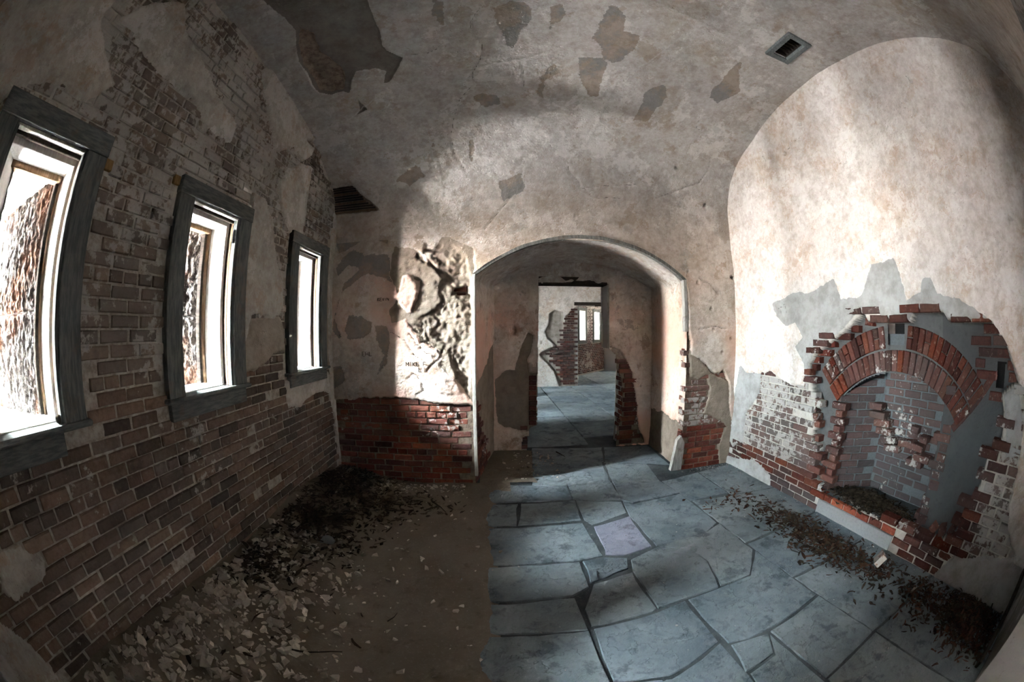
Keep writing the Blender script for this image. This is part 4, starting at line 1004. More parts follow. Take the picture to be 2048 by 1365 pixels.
# ================================================================== PARTITION with a square doorway
part_w = Wall((0, YB, 0), (1, 0, 0), (0, -1, 0))
P_OPEN = [(0.584,2.245),(1.558,2.255),(1.555,1.368),(1.656,1.299),(1.673,1.108),(1.765,0.975),(1.774,0.661),(1.764,0.377),(1.713,0.206),(1.709,-0.1),(0.36,-0.1),(0.374,0.205),(0.455,0.217),(0.468,0.329),(0.572,0.361),(0.569,1.036),(0.579,1.364)]
P_PATL = [(0.455,1.593),(0.52,1.547),(0.49,1.365),(0.44,1.235),(0.475,1.071),(0.60,1.05),(0.60,0.25),(0.347,0.296),(0.148,0.335),(0.049,0.405),(0.022,0.977),(0.166,1.107),(0.284,1.106),(0.35,1.366)]
P_PATR = [(1.54,1.40),(1.714,1.353),(1.883,1.041),(1.956,0.652),(2.014,0.288),(2.152,0.0),(1.68,0.0),(1.70,.9)]
def build_partition():
    du = 0.0125; u = np.arange(-0.02, 2.24, du); v = np.arange(-0.03, 2.56, du); U, V = np.meshgrid(u, v, indexing='ij')
    ed = 0.016 * fbm(U * 9, V * 9, 91, 4) + 0.006 * fbm(U * 30, V * 30, 92, 2)
    lo = np.where(V < 1.4, 1.0, 0.15)
    op = sdf(U, V, P_OPEN) + ed * lo * 0.8
    pl, pr = sdf(U, V, P_PATL) + ed, sdf(U, V, P_PATR) + ed
    fin = -np.maximum(pl, pr); scr = np.where(sdf(U, V, [(0.49, 1.05), (0.7, 1.05), (0.7, .2), (.47, .2)]) > 0, -1., 1.)
    scr = np.minimum(scr, -(pr + 0 * ed))
    h = 0.006 * fbm(U * 4, V * 4, 94, 4) + 0.02 * sstep(fin, 0, 0.012) - 0.012 * (1 - sstep(scr, 0, .012))
    h = h - 0.04 * (1 - sstep(np.hypot((U - .26), (V - 1.62) * .6), .02, .045))
    keep = ~((op[:-1, :-1] > 0) & (op[1:, 1:] > 0) & (op[1:, :-1] > 0) & (op[:-1, 1:] > 0))
    P = part_w.pos(U, V, h)
    o = grid_mesh('wall_partition', P, keep, M_PL_PASS, attrs=dict(fin=fin, scr=scr, crk=np.full(U.shape, 1.), fil=np.full(U.shape, 1.), pat=np.full(U.shape, -1.)))
    tag(o, kind='structure')
    # body behind the face: jambs, head
    box('partition_core', -0.05, 0.44, YB + .02, YB + .34, -.05, 2.6, M_PL_PASS, o, 0); box('partition_core', 0.44, 0.572, YB + .02, YB + .34, 0.36, 2.6, M_PL_PASS, o, 0)
    box('partition_core', 1.785, 2.30, YB + .02, YB + .34, -.05, 2.6, M_PL_PASS, o, 0); box('partition_core', 1.565, 1.785, YB + .02, YB + .34, 1.37, 2.6, M_PL_PASS, o, 0)
    box('partition_core', 0.55, 1.58, YB + .02, YB + .34, 2.26, 2.6, M_PL_PASS, o, 0)
    box('door_lintel', 0.60, 1.53, YB - .022, YB + .20, 2.225, 2.325, M_DARKWOOD, o, .004, .006)
    box('jamb_edge', 1.548, 1.566, YB - .012, YB + .05, 1.37, 2.24, M_PALEWOOD, o, .003)
    r = random.Random(6); out = []
    for i in range(18):
        vv = 0.05 + i * CO
        if 0.36 < vv < 1.05: out.append((0.516, vv, True, 0.012, r.gauss(0, .01), .12, .5, r.uniform(.95, 1.1)))
        if vv < 0.36: out.append((0.40 - (.05 if i % 2 else 0), vv, i % 2 == 0, 0.012, r.gauss(0, .01), .1, .6, 1))
        e = np.interp(vv, [0, .2, .4, .66, .98, 1.1, 1.3], [1.71, 1.713, 1.764, 1.774, 1.765, 1.673, 1.66])
        out.append((e + .10 + (.0 if i % 2 else .03), vv, False, 0.012 + r.gauss(0, .005), r.gauss(0, .01), .15, .35, r.uniform(.94, 1.02)))
        if vv < 1.0 and i % 3: out.append((e + .255, vv, i % 2 == 0, 0.010 + r.gauss(0, .004), r.gauss(0, .01), .3, .3, 1))
    lay(o, part_w, out, M_BRICK_R)
    for k, (org, dn, v1) in enumerate([((1.788, YB + .03, 0), (-1, 0, 0), 1.30), ((0.566, YB + .03, 0), (1, 0, 0), 1.0)]):
        ws_ = Wall(org, (0, 1, 0), dn)
        lay(o, ws_, [(u_, v_, h_, .012 + r.gauss(0, .006), 0, .12, .4, 1) for (u_, v_, h_, _) in running_bond(0.0, .30, 0.02 if k == 0 else .36, v1, 61 + k) if .05 < u_ < .27], M_BRICK_R)
    return o
build_partition()

# ================================================================== RIGHT WALL with the broken fireplace
wall_right_w = Wall((XR, 0, 0), (0, 1, 0), (-1, 0, 0))
R_HOLE = [(2.45,1.06),(2.50,1.15),(2.521,1.307),(2.417,1.435),(2.066,1.616),(1.817,1.776),(1.768,1.70),(1.565,1.72),(1.30,1.70),(1.25,1.769),(0.953,1.762),(0.912,1.704),(0.483,1.689),(0.318,1.543),(0.174,1.335),(0.329,1.26),(0.294,1.158),(0.259,1.003),(0.371,0.863),(0.373,0.705),(0.408,0.578),(0.436,0.446),(0.421,0.335),(0.52,0.27),(0.66,0.215),(1.10,0.195),(2.09,0.165),(2.11,0.22),(2.28,0.25),(2.26,0.36),(2.32,.45),(2.27,.55),(2.40,0.62),(2.37,0.74),(2.42,.86),(2.36,.95)]
R_FIN = [(3.767,0.866),(3.688,1.207),(3.533,1.136),(3.293,1.158),(3.085,1.193),(2.93,1.132),(2.69,1.085),(2.54,1.10),(2.569,1.303),(2.711,1.464),(2.596,1.552),(2.712,1.699),(2.852,1.668),(3.014,1.76),(3.065,1.888),(2.732,1.978),(2.5,1.961),(2.152,2.062),(2.07,1.876),(1.809,1.898),(1.731,2.016),(1.675,2.133),(1.419,2.148),(1.347,1.986),(1.315,1.841),(1.158,1.896),(1.137,1.971),(1.066,1.982),(0.989,1.873),(0.771,1.822),(0.621,1.764),(0.483,1.696),(0.318,1.543),(0.174,1.335),(0.12,1.30),(0.05,0.95),(0.02,0.67),(-0.05,0.50),(-0.27,0.33),(-0.7,.28),(-0.7,4.2),(3.95,4.2),(3.95,0.30),(3.80,0.25)]
R_SCRP = [[(3.86,0.30),(3.77,0.9),(3.69,1.25),(3.518,1.16),(3.265,1.17),(3.271,0.936),(3.519,0.662),(3.513,0.31),(3.70,0.209)],
 [(2.53,1.12),(2.45,1.45),(2.05,1.64),(1.84,1.80),(1.66,1.80),(1.60,1.72),(1.30,1.68),(1.20,1.72),(0.95,1.71),(0.48,1.64),(0.22,1.36),(0.0,1.6),(0.9,2.2),(3.2,2.2),(3.2,1.6),(2.8,1.4)], [(0.33,1.30),(0.20,1.36),(0.02,.95),(0.20,.90)]]
R_LOWP = [[(3.90,0.09),(3.593,0.104),(3.24,0.189),(3.028,0.148),(2.904,0.102),(2.813,-0.10),(3.9,-0.10)], [(0.488,0.019),(0.378,0.199),(0.202,0.229),(0.067,0.289),(-0.105,0.302),(-0.214,0.349),(-0.6,0.36),(-0.6,-0.1),(0.6,-0.1)]]
ACY, ACZ = 1.47, 0.387
DEP = 0.12                                                       # how far the fireplace layer sits behind the wall face

def fire_open(U, V):
    """positive inside the fireplace mouth (below the arch, between the jambs)"""
    r = 0.925 - np.hypot(U - ACY, V - ACZ)
    return np.minimum.reduce([np.where(V > ACZ, r, 1.0), 2.13 - U, U - 0.93, V - 0.19])

def build_right():
    du = 0.0135
    u = np.arange(YN - 0.06, YD + 0.02, du); v = np.arange(-0.05, 3.96, du)
    U, V = np.meshgrid(u, v, indexing='ij')
    ed = 0.014 * fbm(U * 8, V * 8, 101, 4) + 0.010 * fbm(U * 28, V * 28, 103, 3)
    hole = sdf(U, V, R_HOLE) + 0.6 * ed
    lowp = np.max([sdf(U, V, p) for p in R_LOWP], 0) + ed
    fin = sdf(U, V, R_FIN) + ed
    scr = np.maximum(np.max([sdf(U, V, p) for p in R_SCRP], 0) + ed, lowp)
    fin = np.minimum(fin, -hole + .02); scr = np.minimum(scr, -hole)
    h = np.full(U.shape, -0.008) + 0.003 * fbm(U * 22, V * 22, 105, 3)
    h = np.maximum(h, -0.008 + (0.018 + 0.004 * fbm(U * 14, V * 14, 107, 3)) * sstep(scr, 0, 0.012))
    h = np.maximum(h, -0.008 + (0.032 + 0.006 * fbm(U * 3, V * 3, 106, 4)) * sstep(fin, 0, 0.012))
    h = h + 0.014 * sstep(lowp, 0, .015)
    h = np.where(hole > 0, -0.008 - DEP * sstep(hole, 0, 0.03), h)
    for (a, b, r) in [(2.177,3.583,.028),(2.524,3.374,.03),(2.90,3.40,.018),(0.675,3.384,.022),(1.745,3.014,.014),(0.167,2.263,.03),(3.576,3.375,.012),(0.588,2.305,.012),(2.95,1.80,.03)]:
        h = h - 0.04 * (1 - sstep(np.hypot(U - a, V - b), r * .4, r))
    cr = [[(2.90,3.50),(2.86,3.42),(2.93,3.33)], [(2.52,3.38),(2.4,3.43),(2.25,3.45)], [(0.70,3.45),(0.67,3.38)], [(2.99,1.83),(2.88,1.88),(2.84,1.76)]]
    crk = np.min([linedist(U + ed, V + ed, c) for c in cr], 0); h = h - .012 * (1 - sstep(crk, .003, .012))
    fo = fire_open(U, V); slot = sdf(U, V, [(0.335, 1.285), (0.425, 1.28), (0.435, 1.455), (0.33, 1.46)]); key = sdf(U, V, [(1.41, 1.515), (1.60, 1.51), (1.60, 1.69), (1.41, 1.69)])
    uc, vc = 0.5 * (u[1:] + u[:-1])[:, None], 0.5 * (v[1:] + v[:-1])[None, :]
    keep = ~((slot[:-1, :-1] > 0) & (slot[1:, 1:] > 0)) & ~((key[:-1, :-1] > 0) & (key[1:, 1:] > 0)) & (vc < vault_top(uc, 'R') + 0.05) & ~((fo[:-1, :-1] > 0) & (fo[1:, 1:] > 0) & (hole[:-1, :-1] > 0))
    wash = 0.62 + 0.0 * U - 0.30 * (V < 0.42) * (U > 2.0)
    o = grid_mesh('wall_right', wall_right_w.pos(U, V, h), keep, M_PL_RIGHT, attrs=dict(fin=np.where(hole > 0, -1., fin), scr=np.where(hole > 0.03, 1., scr), crk=crk, fil=np.full(U.shape, 1.), pat=np.full(U.shape, -1.), wash=wash, soot_shade=np.where(hole > 0.01, np.where(U < 1.0, .95, .85), 0.)))  # shade of the broken-out recess is put into its colour
    tag(o, kind='structure')
    r = random.Random(12); out = []
    for (u_, v_, half, row) in running_bond(YN, YD, -0.01, 1.9, 25, 0):
        if u_ < YN + .05 or u_ > YD - .05: continue
        i, j = min(max(int((u_ - u[0]) / du), 0), len(u) - 1), min(max(int((v_ - v[0]) / du), 0), len(v) - 1)
        if fin[i, j] > 0.04 or scr[i, j] > 0.045 or hole[i, j] > 0.035: continue
        if 1.07 < u_ < 2.12 and v_ < 0.2: continue
        wash = 0.44 if (u_ > 2.3 and .33 < v_ < 1.15) else 0.18
        if u_ < 1.0: wash = 0.16 if u_ > 0.25 else 0.46
        if v_ < 0.34 and u_ > 2: wash = 0.14
        nn = r.gauss(0.004, 0.004) + (0.012 if -0.1 < hole[i, j] else 0)
        soot_shade = 0.35 * r.random() + (0.45 if v_ < .15 and u_ > 2 else 0)
        out.append((u_, v_, half, nn, r.gauss(0, .008), wash + r.gauss(0, .03), soot_shade, r.uniform(.93, 1.02)))
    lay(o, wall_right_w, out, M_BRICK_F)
    return o
wall_right = build_right()

# ------------------------------------------------------------------ fireplace
fire = empty('fireplace', (XR + DEP, ACY, 0.0)); tag(fire, 'broken brick fireplace under a wide double arch of voussoirs', 'fireplace')
fw = Wall((XR + DEP + 0.008, 0, 0), (0, 1, 0), (-1, 0, 0))
def brick_at(wall, u, v, nn, rot=0.0, size=(1, 1, 1), half=False, wash=0.1, soot_shade=0.2, mat=None, parent=None, name='brick'):
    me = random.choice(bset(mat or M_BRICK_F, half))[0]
    o = bpy.data.objects.new(name, me); link(o, parent or fire); o.matrix_basis = wall.mat(u, v, nn, rot, size); o.color = (wash, soot_shade, 0, 1); return o
# two rings of voussoirs
for ring, (r0, r1, cnt, amax) in enumerate([(0.927, 1.095, 26, 48.5), (1.105, 1.285, 31, 47.5)]):
    for i in range(cnt):
        a = math.radians(-amax + (i + .5) * 2 * amax / cnt)
        rm = (r0 + r1) / 2; u_, v_ = ACY + rm * math.sin(a), ACZ + rm * math.cos(a)
        if ring == 1 and 1.39 < u_ < 1.62: continue
        wd = 2 * math.radians(amax) * rm / cnt
        wash = 0.22 if (0.9 < u_ < 2.1 and ring == 0) else 0.12
        if ring == 1 and i % 3 == 1:
            for rr_ in (r0 + .045, r1 - .045):
                brick_at(fw, ACY + rr_ * math.sin(a), ACZ + rr_ * math.cos(a), 0.035 + random.gauss(0, .003), math.pi / 2 - a, (.86, 1, wd / BH * .86), True, wash + random.gauss(0, .05), .15 * random.random(), name='voussoir')
        else:
            brick_at(fw, u_, v_, 0.035 + 0.01 * ring * 0 + random.gauss(0, .004), math.pi / 2 - a, ((r1 - r0) / BL * .96, 1, wd / BH * .86), False, wash + random.gauss(0, .06), .2 * random.random(), name='voussoir')
# extra skewback bricks at the arch's near foot
for (u_, v_, a) in [(0.62, 1.17, -42), (0.69, 1.10, -42), (0.56, 1.24, -40), (0.50, 1.31, -38), (0.76, 1.03, -44)]:
    brick_at(fw, u_, v_, 0.012, math.pi / 2 - math.radians(a), (.8, 1, 1), False, .1, .35, name='voussoir')
# bricks around the slot
for (u_, v_, h_) in [(0.52, 1.50, False), (0.60, 1.43, True), (0.53, 1.36, False), (0.26, 1.50, False), (0.25, 1.36, True), (0.26, 1.28, True), (0.38, 1.235, False), (0.60, 1.57, False), (0.36, 1.50, False), (0.27,1.43,True)]:
    brick_at(fw, u_, v_, 0.03, 0, (1, 1, 1), h_, .1, .3)
# bricks above the arch crown
for (u_, v_, h_) in [(1.70, 1.755, False), (1.78, 1.69, True), (1.95, 1.635, True), (2.10, 1.57, False), (2.25, 1.50, True), (2.36, 1.42, False), (2.45, 1.35, True), (2.49, 1.28, True)]:
    brick_at(fw, u_, v_, 0.075, random.gauss(0, .05), (1, 1, 1), h_, .1, .1)
# ragged brick ends on the chimney-breast side
for i in range(11):
    v_ = 0.30 + i * CO
    brick_at(wall_right_w, 2.45 - (0.06 if i % 2 else 0.0) + random.uniform(-.03, .03), v_, -0.012 - random.random() * .03, 0, (1, 1, 1), i % 3 == 0, .24, .1)
# left pier of the firebox, splayed inner side, back and right jamb
YBK = XR + DEP + 0.42
for i in range(12):
    v_ = 0.225 + i * CO
    off = 0.0 if i % 2 else 0.055
    brick_at(fw, 2.125 - off * .3, v_, 0.05 + random.gauss(0, .004), random.gauss(0, .008), (.9, 1, 1), i % 2 == 0, .22, .15)
    if v_ < .50: brick_at(fw, 2.26 - off * .3, v_, 0.02, 0, (.8, 1, 1), True, .3, .2)
p0, p1 = np.array((XR + DEP - .02, 2.12)), np.array((YBK, 1.80)); d = p1 - p0; L = np.linalg.norm(d); d /= L
ws = Wall((p0[0], p0[1], 0), (d[0], d[1], 0), (d[1], -d[0], 0))
for (u_, v_, half, row) in running_bond(0.0, L, 0.19, 1.34, 41):
    if 0.06 < u_ < L - .02: brick_at(ws, u_, v_, random.gauss(0, .004), random.gauss(0, .006), (.98, 1, 1), half, .08 + .1 * random.random(), .55 + .35 * random.random())
wb = Wall((YBK, 0, 0), (0, 1, 0), (-1, 0, 0))
for (u_, v_, half, row) in running_bond(1.05, 1.82, 0.19, 1.40, 43):
    if 1.08 < u_ < 1.86: brick_at(wb, u_, v_, random.gauss(0, .004), random.gauss(0, .006), (.97, 1, 1), half, .10 + .08 * random.random() + (.12 if v_ > .75 else 0), (.75 if v_ < .62 else .45) + .2 * random.random())
# broken courses stepping down in front of the back wall
for (u_, v_, n_, s_) in [(1.86,.97,.16,0),(1.80,.90,.18,0),(1.75,.83,.14,0),(1.72,.76,.12,0),(1.66,.69,.10,0),(1.60,.62,.08,0),(1.42,.70,.10,0),(1.30,.70,.12,0),(1.22,.77,.10,1),(1.35,.83,.08,1),(1.20,.62,.12,0),(1.28,.56,.10,0)]:
    brick_at(wb, u_, v_, n_, random.gauss(0, .05), (1, 1.2, 1), bool(s_), .28, .25)
q0, q1 = np.array((YBK, 1.08)), np.array((XR + DEP - .0, 0.93)); d = q1 - q0; L2 = np.linalg.norm(d); d /= L2
wr = Wall((q0[0], q0[1], 0), (d[0], d[1], 0), (d[1], -d[0], 0))
for (u_, v_, half, row) in running_bond(0.0, L2, 0.19, 1.28, 47):
    if 0.02 < u_ < L2 - .03 and random.random() < .9: brick_at(wr, u_, v_, random.gauss(0, .006), random.gauss(0, .01), (.97, 1, 1), half, .16, .45 + .3 * random.random())
for i in range(12):
    v_ = 0.225 + i * CO
    if random.random() < .85: brick_at(fw, 0.90 + random.uniform(-.03, .03), v_, 0.02 + random.gauss(0, .012), random.gauss(0, .03), (.9, 1, 1), i % 3 != 1, .26, .25)
# plaster shells behind the loose bricks of the firebox
def shell(name, pts, z0, z1, mat=M_PL_RIGHT):
    v = [(x, y, z0) for x, y in pts] + [(x, y, z1) for x, y in pts]; n_ = len(pts)
    return mesh_obj(name, v, [(i, i + 1, n_ + i + 1, n_ + i) for i in range(n_ - 1)], mat, fire)
M_SOOT = mat_flat('sooty_mortar', (0.072, 0.080, 0.084), 0.5)
M_KERB = mat_flat('kerb_render', (0.22, 0.225, 0.222), 0.4)
shell('firebox_lining', [(XR + DEP, 2.135), (YBK + .008, 1.815), (YBK + .008, 1.06), (XR + DEP, 0.915)], 0.0, 1.5, M_SOOT)
mesh_obj('hearth_floor', *boxv(XR + .03, YBK + .1, 0.85, 2.25, 0.0, 0.185), M_SOOT, fire)
mesh_obj('smoke_hood', *boxv(XR + DEP + .10, YBK + .1, 0.85, 2.25, 1.36, 1.6), M_SOOT, fire)
v, f = [], []                                                    # soffit of the arch
for t in np.linspace(-48, 48, 30):
    a = math.radians(t)
    for x in (XR + DEP - .005, YBK + .05): v.append((x, ACY + .93 * math.sin(a), ACZ + .93 * math.cos(a)))
mesh_obj('arch_soffit', v, [(2 * i, 2 * i + 1, 2 * i + 3, 2 * i + 2) for i in range(29)], M_SOOT, fire)
# hearth kerb: plastered face with a row of red bricks on top
mesh_obj('kerb_face', *boxv(XR - .012, XR + .06, 1.09, 2.10, -0.02, 0.122, .006), M_KERB, fire)
for i in range(6):
    brick_at(wall_right_w, 1.165 + i * 0.170, 0.152, 0.004 + random.gauss(0, .004), random.gauss(0, .01), (.80, 1, 1.0), False, -.1, 0.0, M_BRICK_R, name='kerb_brick')
# rubble bricks standing in the right-hand recess
for (u_, v_, rot, n_) in [(0.62, 0.30, 1.2, -.02), (0.72, .28, .5, -.05), (0.52, .33, 1.9, -.03)]:
    brick_at(wall_right_w, u_, v_, n_, rot, (.8, 1, 1), True, .2, .2)
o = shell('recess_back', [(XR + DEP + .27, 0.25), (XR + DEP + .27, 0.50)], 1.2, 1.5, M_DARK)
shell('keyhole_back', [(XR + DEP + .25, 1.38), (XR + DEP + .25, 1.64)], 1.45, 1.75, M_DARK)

# ================================================================== NEAR WALL (behind the viewpoint) with its own arched doorway
M_PL_NEAR = mat_plaster('near_wall_plaster', cream=(0.24, 0.235, 0.225), ochre=(0.18, 0.15, 0.12), grey=(0.14, 0.14, 0.135))
near_w = Wall((0, YN, 0), (1, 0, 0), (0, 1, 0))
def build_near():
    du = 0.025; u = np.arange(XL - 0.02, XR + 0.03, du); v = np.arange(-0.05, 2.80, du); U, V = np.meshgrid(u, v, indexing='ij')
    NARCH = [(DL, -0.03)] + arch_curve(DL, DR, 2.02, 2.42) + [(DR, -0.03)]
    op = sdf(U, V, NARCH); k_ = sstep(V, 2.44, 2.57); h = 0.008 * fbm(U * 4, V * 4, 121, 4) * (1 - k_) + k_ * (0.006 - 0.10 * np.clip(V - 2.57, 0, 1))
    keep = ~((op[:-1, :-1] > 0) & (op[1:, 1:] > 0))
    o = grid_mesh('wall_near', near_w.pos(U, V, h), keep, M_PL_NEAR, attrs=dict(fin=np.full(U.shape, .5) , scr=np.full(U.shape, .5), crk=np.full(U.shape, 1.), fil=np.full(U.shape, 1.), pat=np.full(U.shape, -1.)))
    tag(o, kind='structure')
    P = np.array(NARCH); v, f = [], []
    for x, z in P: v += [(x, YN, z), (x, YN - 1.15, z)]
    mesh_obj('doorway_reveal', v, [(2 * i, 2 * i + 1, 2 * i + 3, 2 * i + 2) for i in range(len(P) - 1)], M_PL_PASS, o)
    mesh_obj('doorway_back', *boxv(-.4, 2.4, YN - 1.25, YN - 1.15, -.1, 2.8), M_PL_PASS, o)
build_near()

# ================================================================== SECOND ROOM
M_PL_R2 = mat_plaster('second_room_plaster', cream=(0.55, 0.53, 0.50), ochre_amt=0.3, grey_amt=0.4, scratch=(0.27, 0.24, 0.21), mortar=(0.18, 0.15, 0.12))
WY2 = [6.0, 7.5, 9.0]
outer_wall(WY2, 5.0, 11.2, name='wall_outer_second_room')
def plain(name, wall, u0, u1, v0, v1, mat, holes=(), du=.05, seed=0, fin=None, hfun=None):
    u = np.arange(u0, u1 + du, du); v = np.arange(v0, v1 + du, du); U, V = np.meshgrid(u, v, indexing='ij')
    h = 0.008 * fbm(U * 3, V * 3, seed, 4); fn = np.full(U.shape, .5) if fin is None else fin(U, V)
    if hfun: h = h + hfun(U, V)
    keep = np.ones((len(u) - 1, len(v) - 1), bool)
    for hp in holes:
        s_ = sdf(U, V, hp); keep &= ~((s_[:-1, :-1] > -du * .3) & (s_[1:, 1:] > -du * .3))
    o = grid_mesh(name, wall.pos(U, V, h), keep, mat, attrs=dict(fin=fn, scr=np.full(U.shape, .5), crk=np.full(U.shape, 1.), fil=np.full(U.shape, 1.), pat=np.full(U.shape, -1.)))
    tag(o, kind='structure'); return o
plain('wall_left_second_room', wall_left_w, YB, 11.2, -.05, 4.0, M_PL_R2, [[(y + .14, ZB), (y + .65, ZB), (y + .65, ZT), (y + .14, ZT)] for y in WY2], seed=131)
plain('wall_near_second_room', Wall((0, YB + .36, 0), (1, 0, 0), (0, 1, 0)), XL, 6.2, -.05, 4.0, M_PL_R2, [[(0.3, -.2), (1.79, -.2), (1.79, 1.37), (1.565, 1.37), (1.565, 2.26), (.575, 2.26), (.575, .3), (.3, .3)]], .025, 133)
plain('wall_right_second_room', Wall((6.0, 0, 0), (0, 1, 0), (-1, 0, 0)), YB, 15.5, -.05, 4.0, M_PL_R2, seed=135)
Y2 = 10.9
R2_OPEN = [(2.47, -.1), (2.46, 2.36), (4.4, 2.40), (4.4, -.1)]
R2_BARE = [(2.50, -.1), (2.50, 2.36), (2.36, 2.30), (2.10, 2.06), (2.06, 1.8), (1.95, 1.25), (1.55, .98), (1.90, .55), (2.05, -.1)]
R2_DEEP = [(2.02, 2.16), (1.78, 2.22), (1.62, 2.12), (1.60, 1.85), (1.48, 1.60), (1.55, 1.40), (1.80, 1.20), (1.45, 1.05), (1.30, .95), (1.75, .45), (1.95, -.1), (2.1, -.1), (1.95, .55), (1.60, .95), (1.98, 1.22), (2.08, 1.75)]
wall2_w = Wall((0, Y2, 0), (1, 0, 0), (0, -1, 0))
def fin2(U, V):
    ed = .03 * fbm(U * 5, V * 5, 137, 4); return np.minimum(-sdf(U, V, R2_BARE), -sdf(U, V, R2_DEEP)) + ed
o2 = plain('wall_far_second_room', wall2_w, XL, 6.2, -.05, 4.0, M_PL_R2, [R2_OPEN], .03, 139, fin2, lambda U, V: -.05 * sstep(sdf(U, V, R2_DEEP), 0, .04) - .03 * sstep(sdf(U, V, R2_BARE), 0, .04) + .02 * fbm(U * 9, V * 9, 3, 3) * (sdf(U, V, R2_DEEP) > 0))
out = []
for (u_, v_, half, row) in running_bond(1.4, 2.46, 0.05, 2.3, 51):
    q = sdf(np.array([u_]), np.array([v_]), R2_BARE)[0]
    if q > -.02 and u_ < 2.42: out.append((u_, v_, half, -.005 + random.gauss(0, .006), 0, .2, .5 * random.random(), 1))
    if u_ > 2.2 and row % 2 == 0 and v_ < 2.3: out.append((2.41, v_, True, -.004, 0, .2, .4, 1))
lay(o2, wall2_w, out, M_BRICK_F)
box('lintel', 2.36, 4.5, Y2 - .03, Y2 + .3, 2.36, 2.46, M_DARKWOOD, o2, .004)
box('pier_return', 2.40, 2.47, Y2 + .02, Y2 + .45, 0, 2.36, M_PL_R2, o2, 0); box('pier_return', 4.4, 4.5, Y2 + .02, Y2 + .45, 0, 2.36, M_PL_R2, o2, 0)
box('ceiling_second_room', XL - .1, 6.3, YB + .05, 16.0, 3.85, 4.0, M_PL_R2, None, 0)['kind'] = 'structure'
# ------------------------------------------------------------------ third room: the window wall turns towards us
ang = math.radians(52); T3 = np.array((math.cos(ang), math.sin(ang), 0)); N3 = np.array((math.sin(ang), -math.cos(ang), 0)); O3 = np.array((3.95, 14.55, 0))
w3 = Wall(O3, T3, N3)
R3U = [-1.55, -0.16]
o3 = plain('wall_left_third_room', w3, -4.6, 1.2, -.05, 4.0, M_PL_R2, [[(a + .14, ZB), (a + .65, ZB), (a + .65, ZT), (a + .14, ZT)] for a in R3U], .05, 141, lambda U, V: np.where(V < 1.2, -.3, .2) + .4 * fbm(U * 2, V * 2, 5, 4))
out = [(u_, v_, h_, .004, 0, .2 if v_ < 1.2 else .38, .3 * random.random(), 1) for (u_, v_, h_, r_) in running_bond(-2.6, 1.1, 0.05, 2.9, 53) if not any(a - .02 < u_ < a + .81 and ZB - .12 < v_ < ZO + .02 for a in R3U)]
lay(o3, w3, out, M_BRICK_F, 260)
for q, a in enumerate(R3U):
    root = empty('window_%d' % (q + 4), tuple(O3 + T3 * (a + .395) + np.array((0, 0, ZB)))); tag(root, kind='structure')
    for (nm, u0, u1, v0, v1, n0, n1, m) in [('casing_board', 0, .14, ZB, ZT, 0, .035, M_CASING), ('casing_board', .65, .79, ZB, ZT, 0, .035, M_CASING), ('head_casing', 0, .79, ZT, ZO, 0, .04, M_CASING), ('stool', -.02, .81, ZB - .03, ZB, -.1, .06, M_CASING), ('apron', 0, .79, ZB - .12, ZB - .03, 0, .03, M_CASING), ('jamb_lining', .12, .15, ZB, ZT, -.3, -.02, M_JAMB), ('jamb_lining', .64, .67, ZB, ZT, -.3, -.02, M_JAMB)]:
        oriented_box(nm, O3 + T3 * a, T3, N3, np.array((0, 0, 1.)), (u0, u1), (n0, n1), (v0, v1), m, root)
    portal(tuple(O3 + T3 * (a + .395) - N3 * .32 + np.array((0, 0, 1.83))), tuple(N3), .52, 1.14)
oriented_box('wall_end_third_room', O3 + T3 * 1.1, N3, -T3, np.array((0, 0, 1.)), (-1, 4), (-.2, 0), (-.1, 4), M_PL_R2, None, 0)['kind'] = 'structure'
prism('wall_back_third_room', [(XL, 11.1), (1.0, 11.1), (1.0, 11.4), (XL, 11.4)], -.1, 4, M_PL_R2)['kind'] = 'structure'

# ================================================================== DEBRIS
def chip_mesh(k, flat=0.35):
    r = np.random.default_rng(100 + k); n_ = r.integers(5, 8); a = np.sort(r.uniform(0, 2 * math.pi, n_)); rad = r.uniform(.6, 1.0, n_)
    lo = np.c_[rad * np.cos(a), rad * np.sin(a) * r.uniform(.55, 1), np.zeros(n_)]; hi = lo * np.array((.82, .82, 1)) + np.array((0, 0, flat)) + np.c_[r.uniform(-.1, .1, (n_, 2)), r.uniform(-.12, .12, n_)]
    V = np.r_[lo, hi] * .5
    F = [list(range(n_))[::-1], list(range(n_, 2 * n_))] + [(i, (i + 1) % n_, n_ + (i + 1) % n_, n_ + i) for i in range(n_)]
    me = bpy.data.meshes.new('plaster_chunk'); me.from_pydata(V.tolist(), [], F); me.materials.append(M_CHIP); me.update()
    return me, V, F
CH = [chip_mesh(k, f_) for k, f_ in enumerate((.25, .3, .4, .5, .35, .28, .6, .3, .45, .22))]
def rot_mat(r, flat=.25):
    return Matrix.Rotation(r.uniform(0, 6.28), 4, 'Z') @ Matrix.Rotation(r.gauss(0, flat), 4, 'X') @ Matrix.Rotation(r.gauss(0, flat), 4, 'Y')
HGX, HGY = np.linspace(XL, 1.0, 220), np.linspace(YN, 5.0, 440)
HG = np.maximum(dirt_h(*np.meshgrid(HGX, HGY, indexing='ij')), 0.0)
def hgt(x, y):
    i = min(max(int(round((x - XL) / (1.0 - XL) * 219)), 0), 219); j = min(max(int(round((y - YN) / (5.0 - YN) * 439)), 0), 439)
    return float(HG[i, j])
r = random.Random(77); chips = []
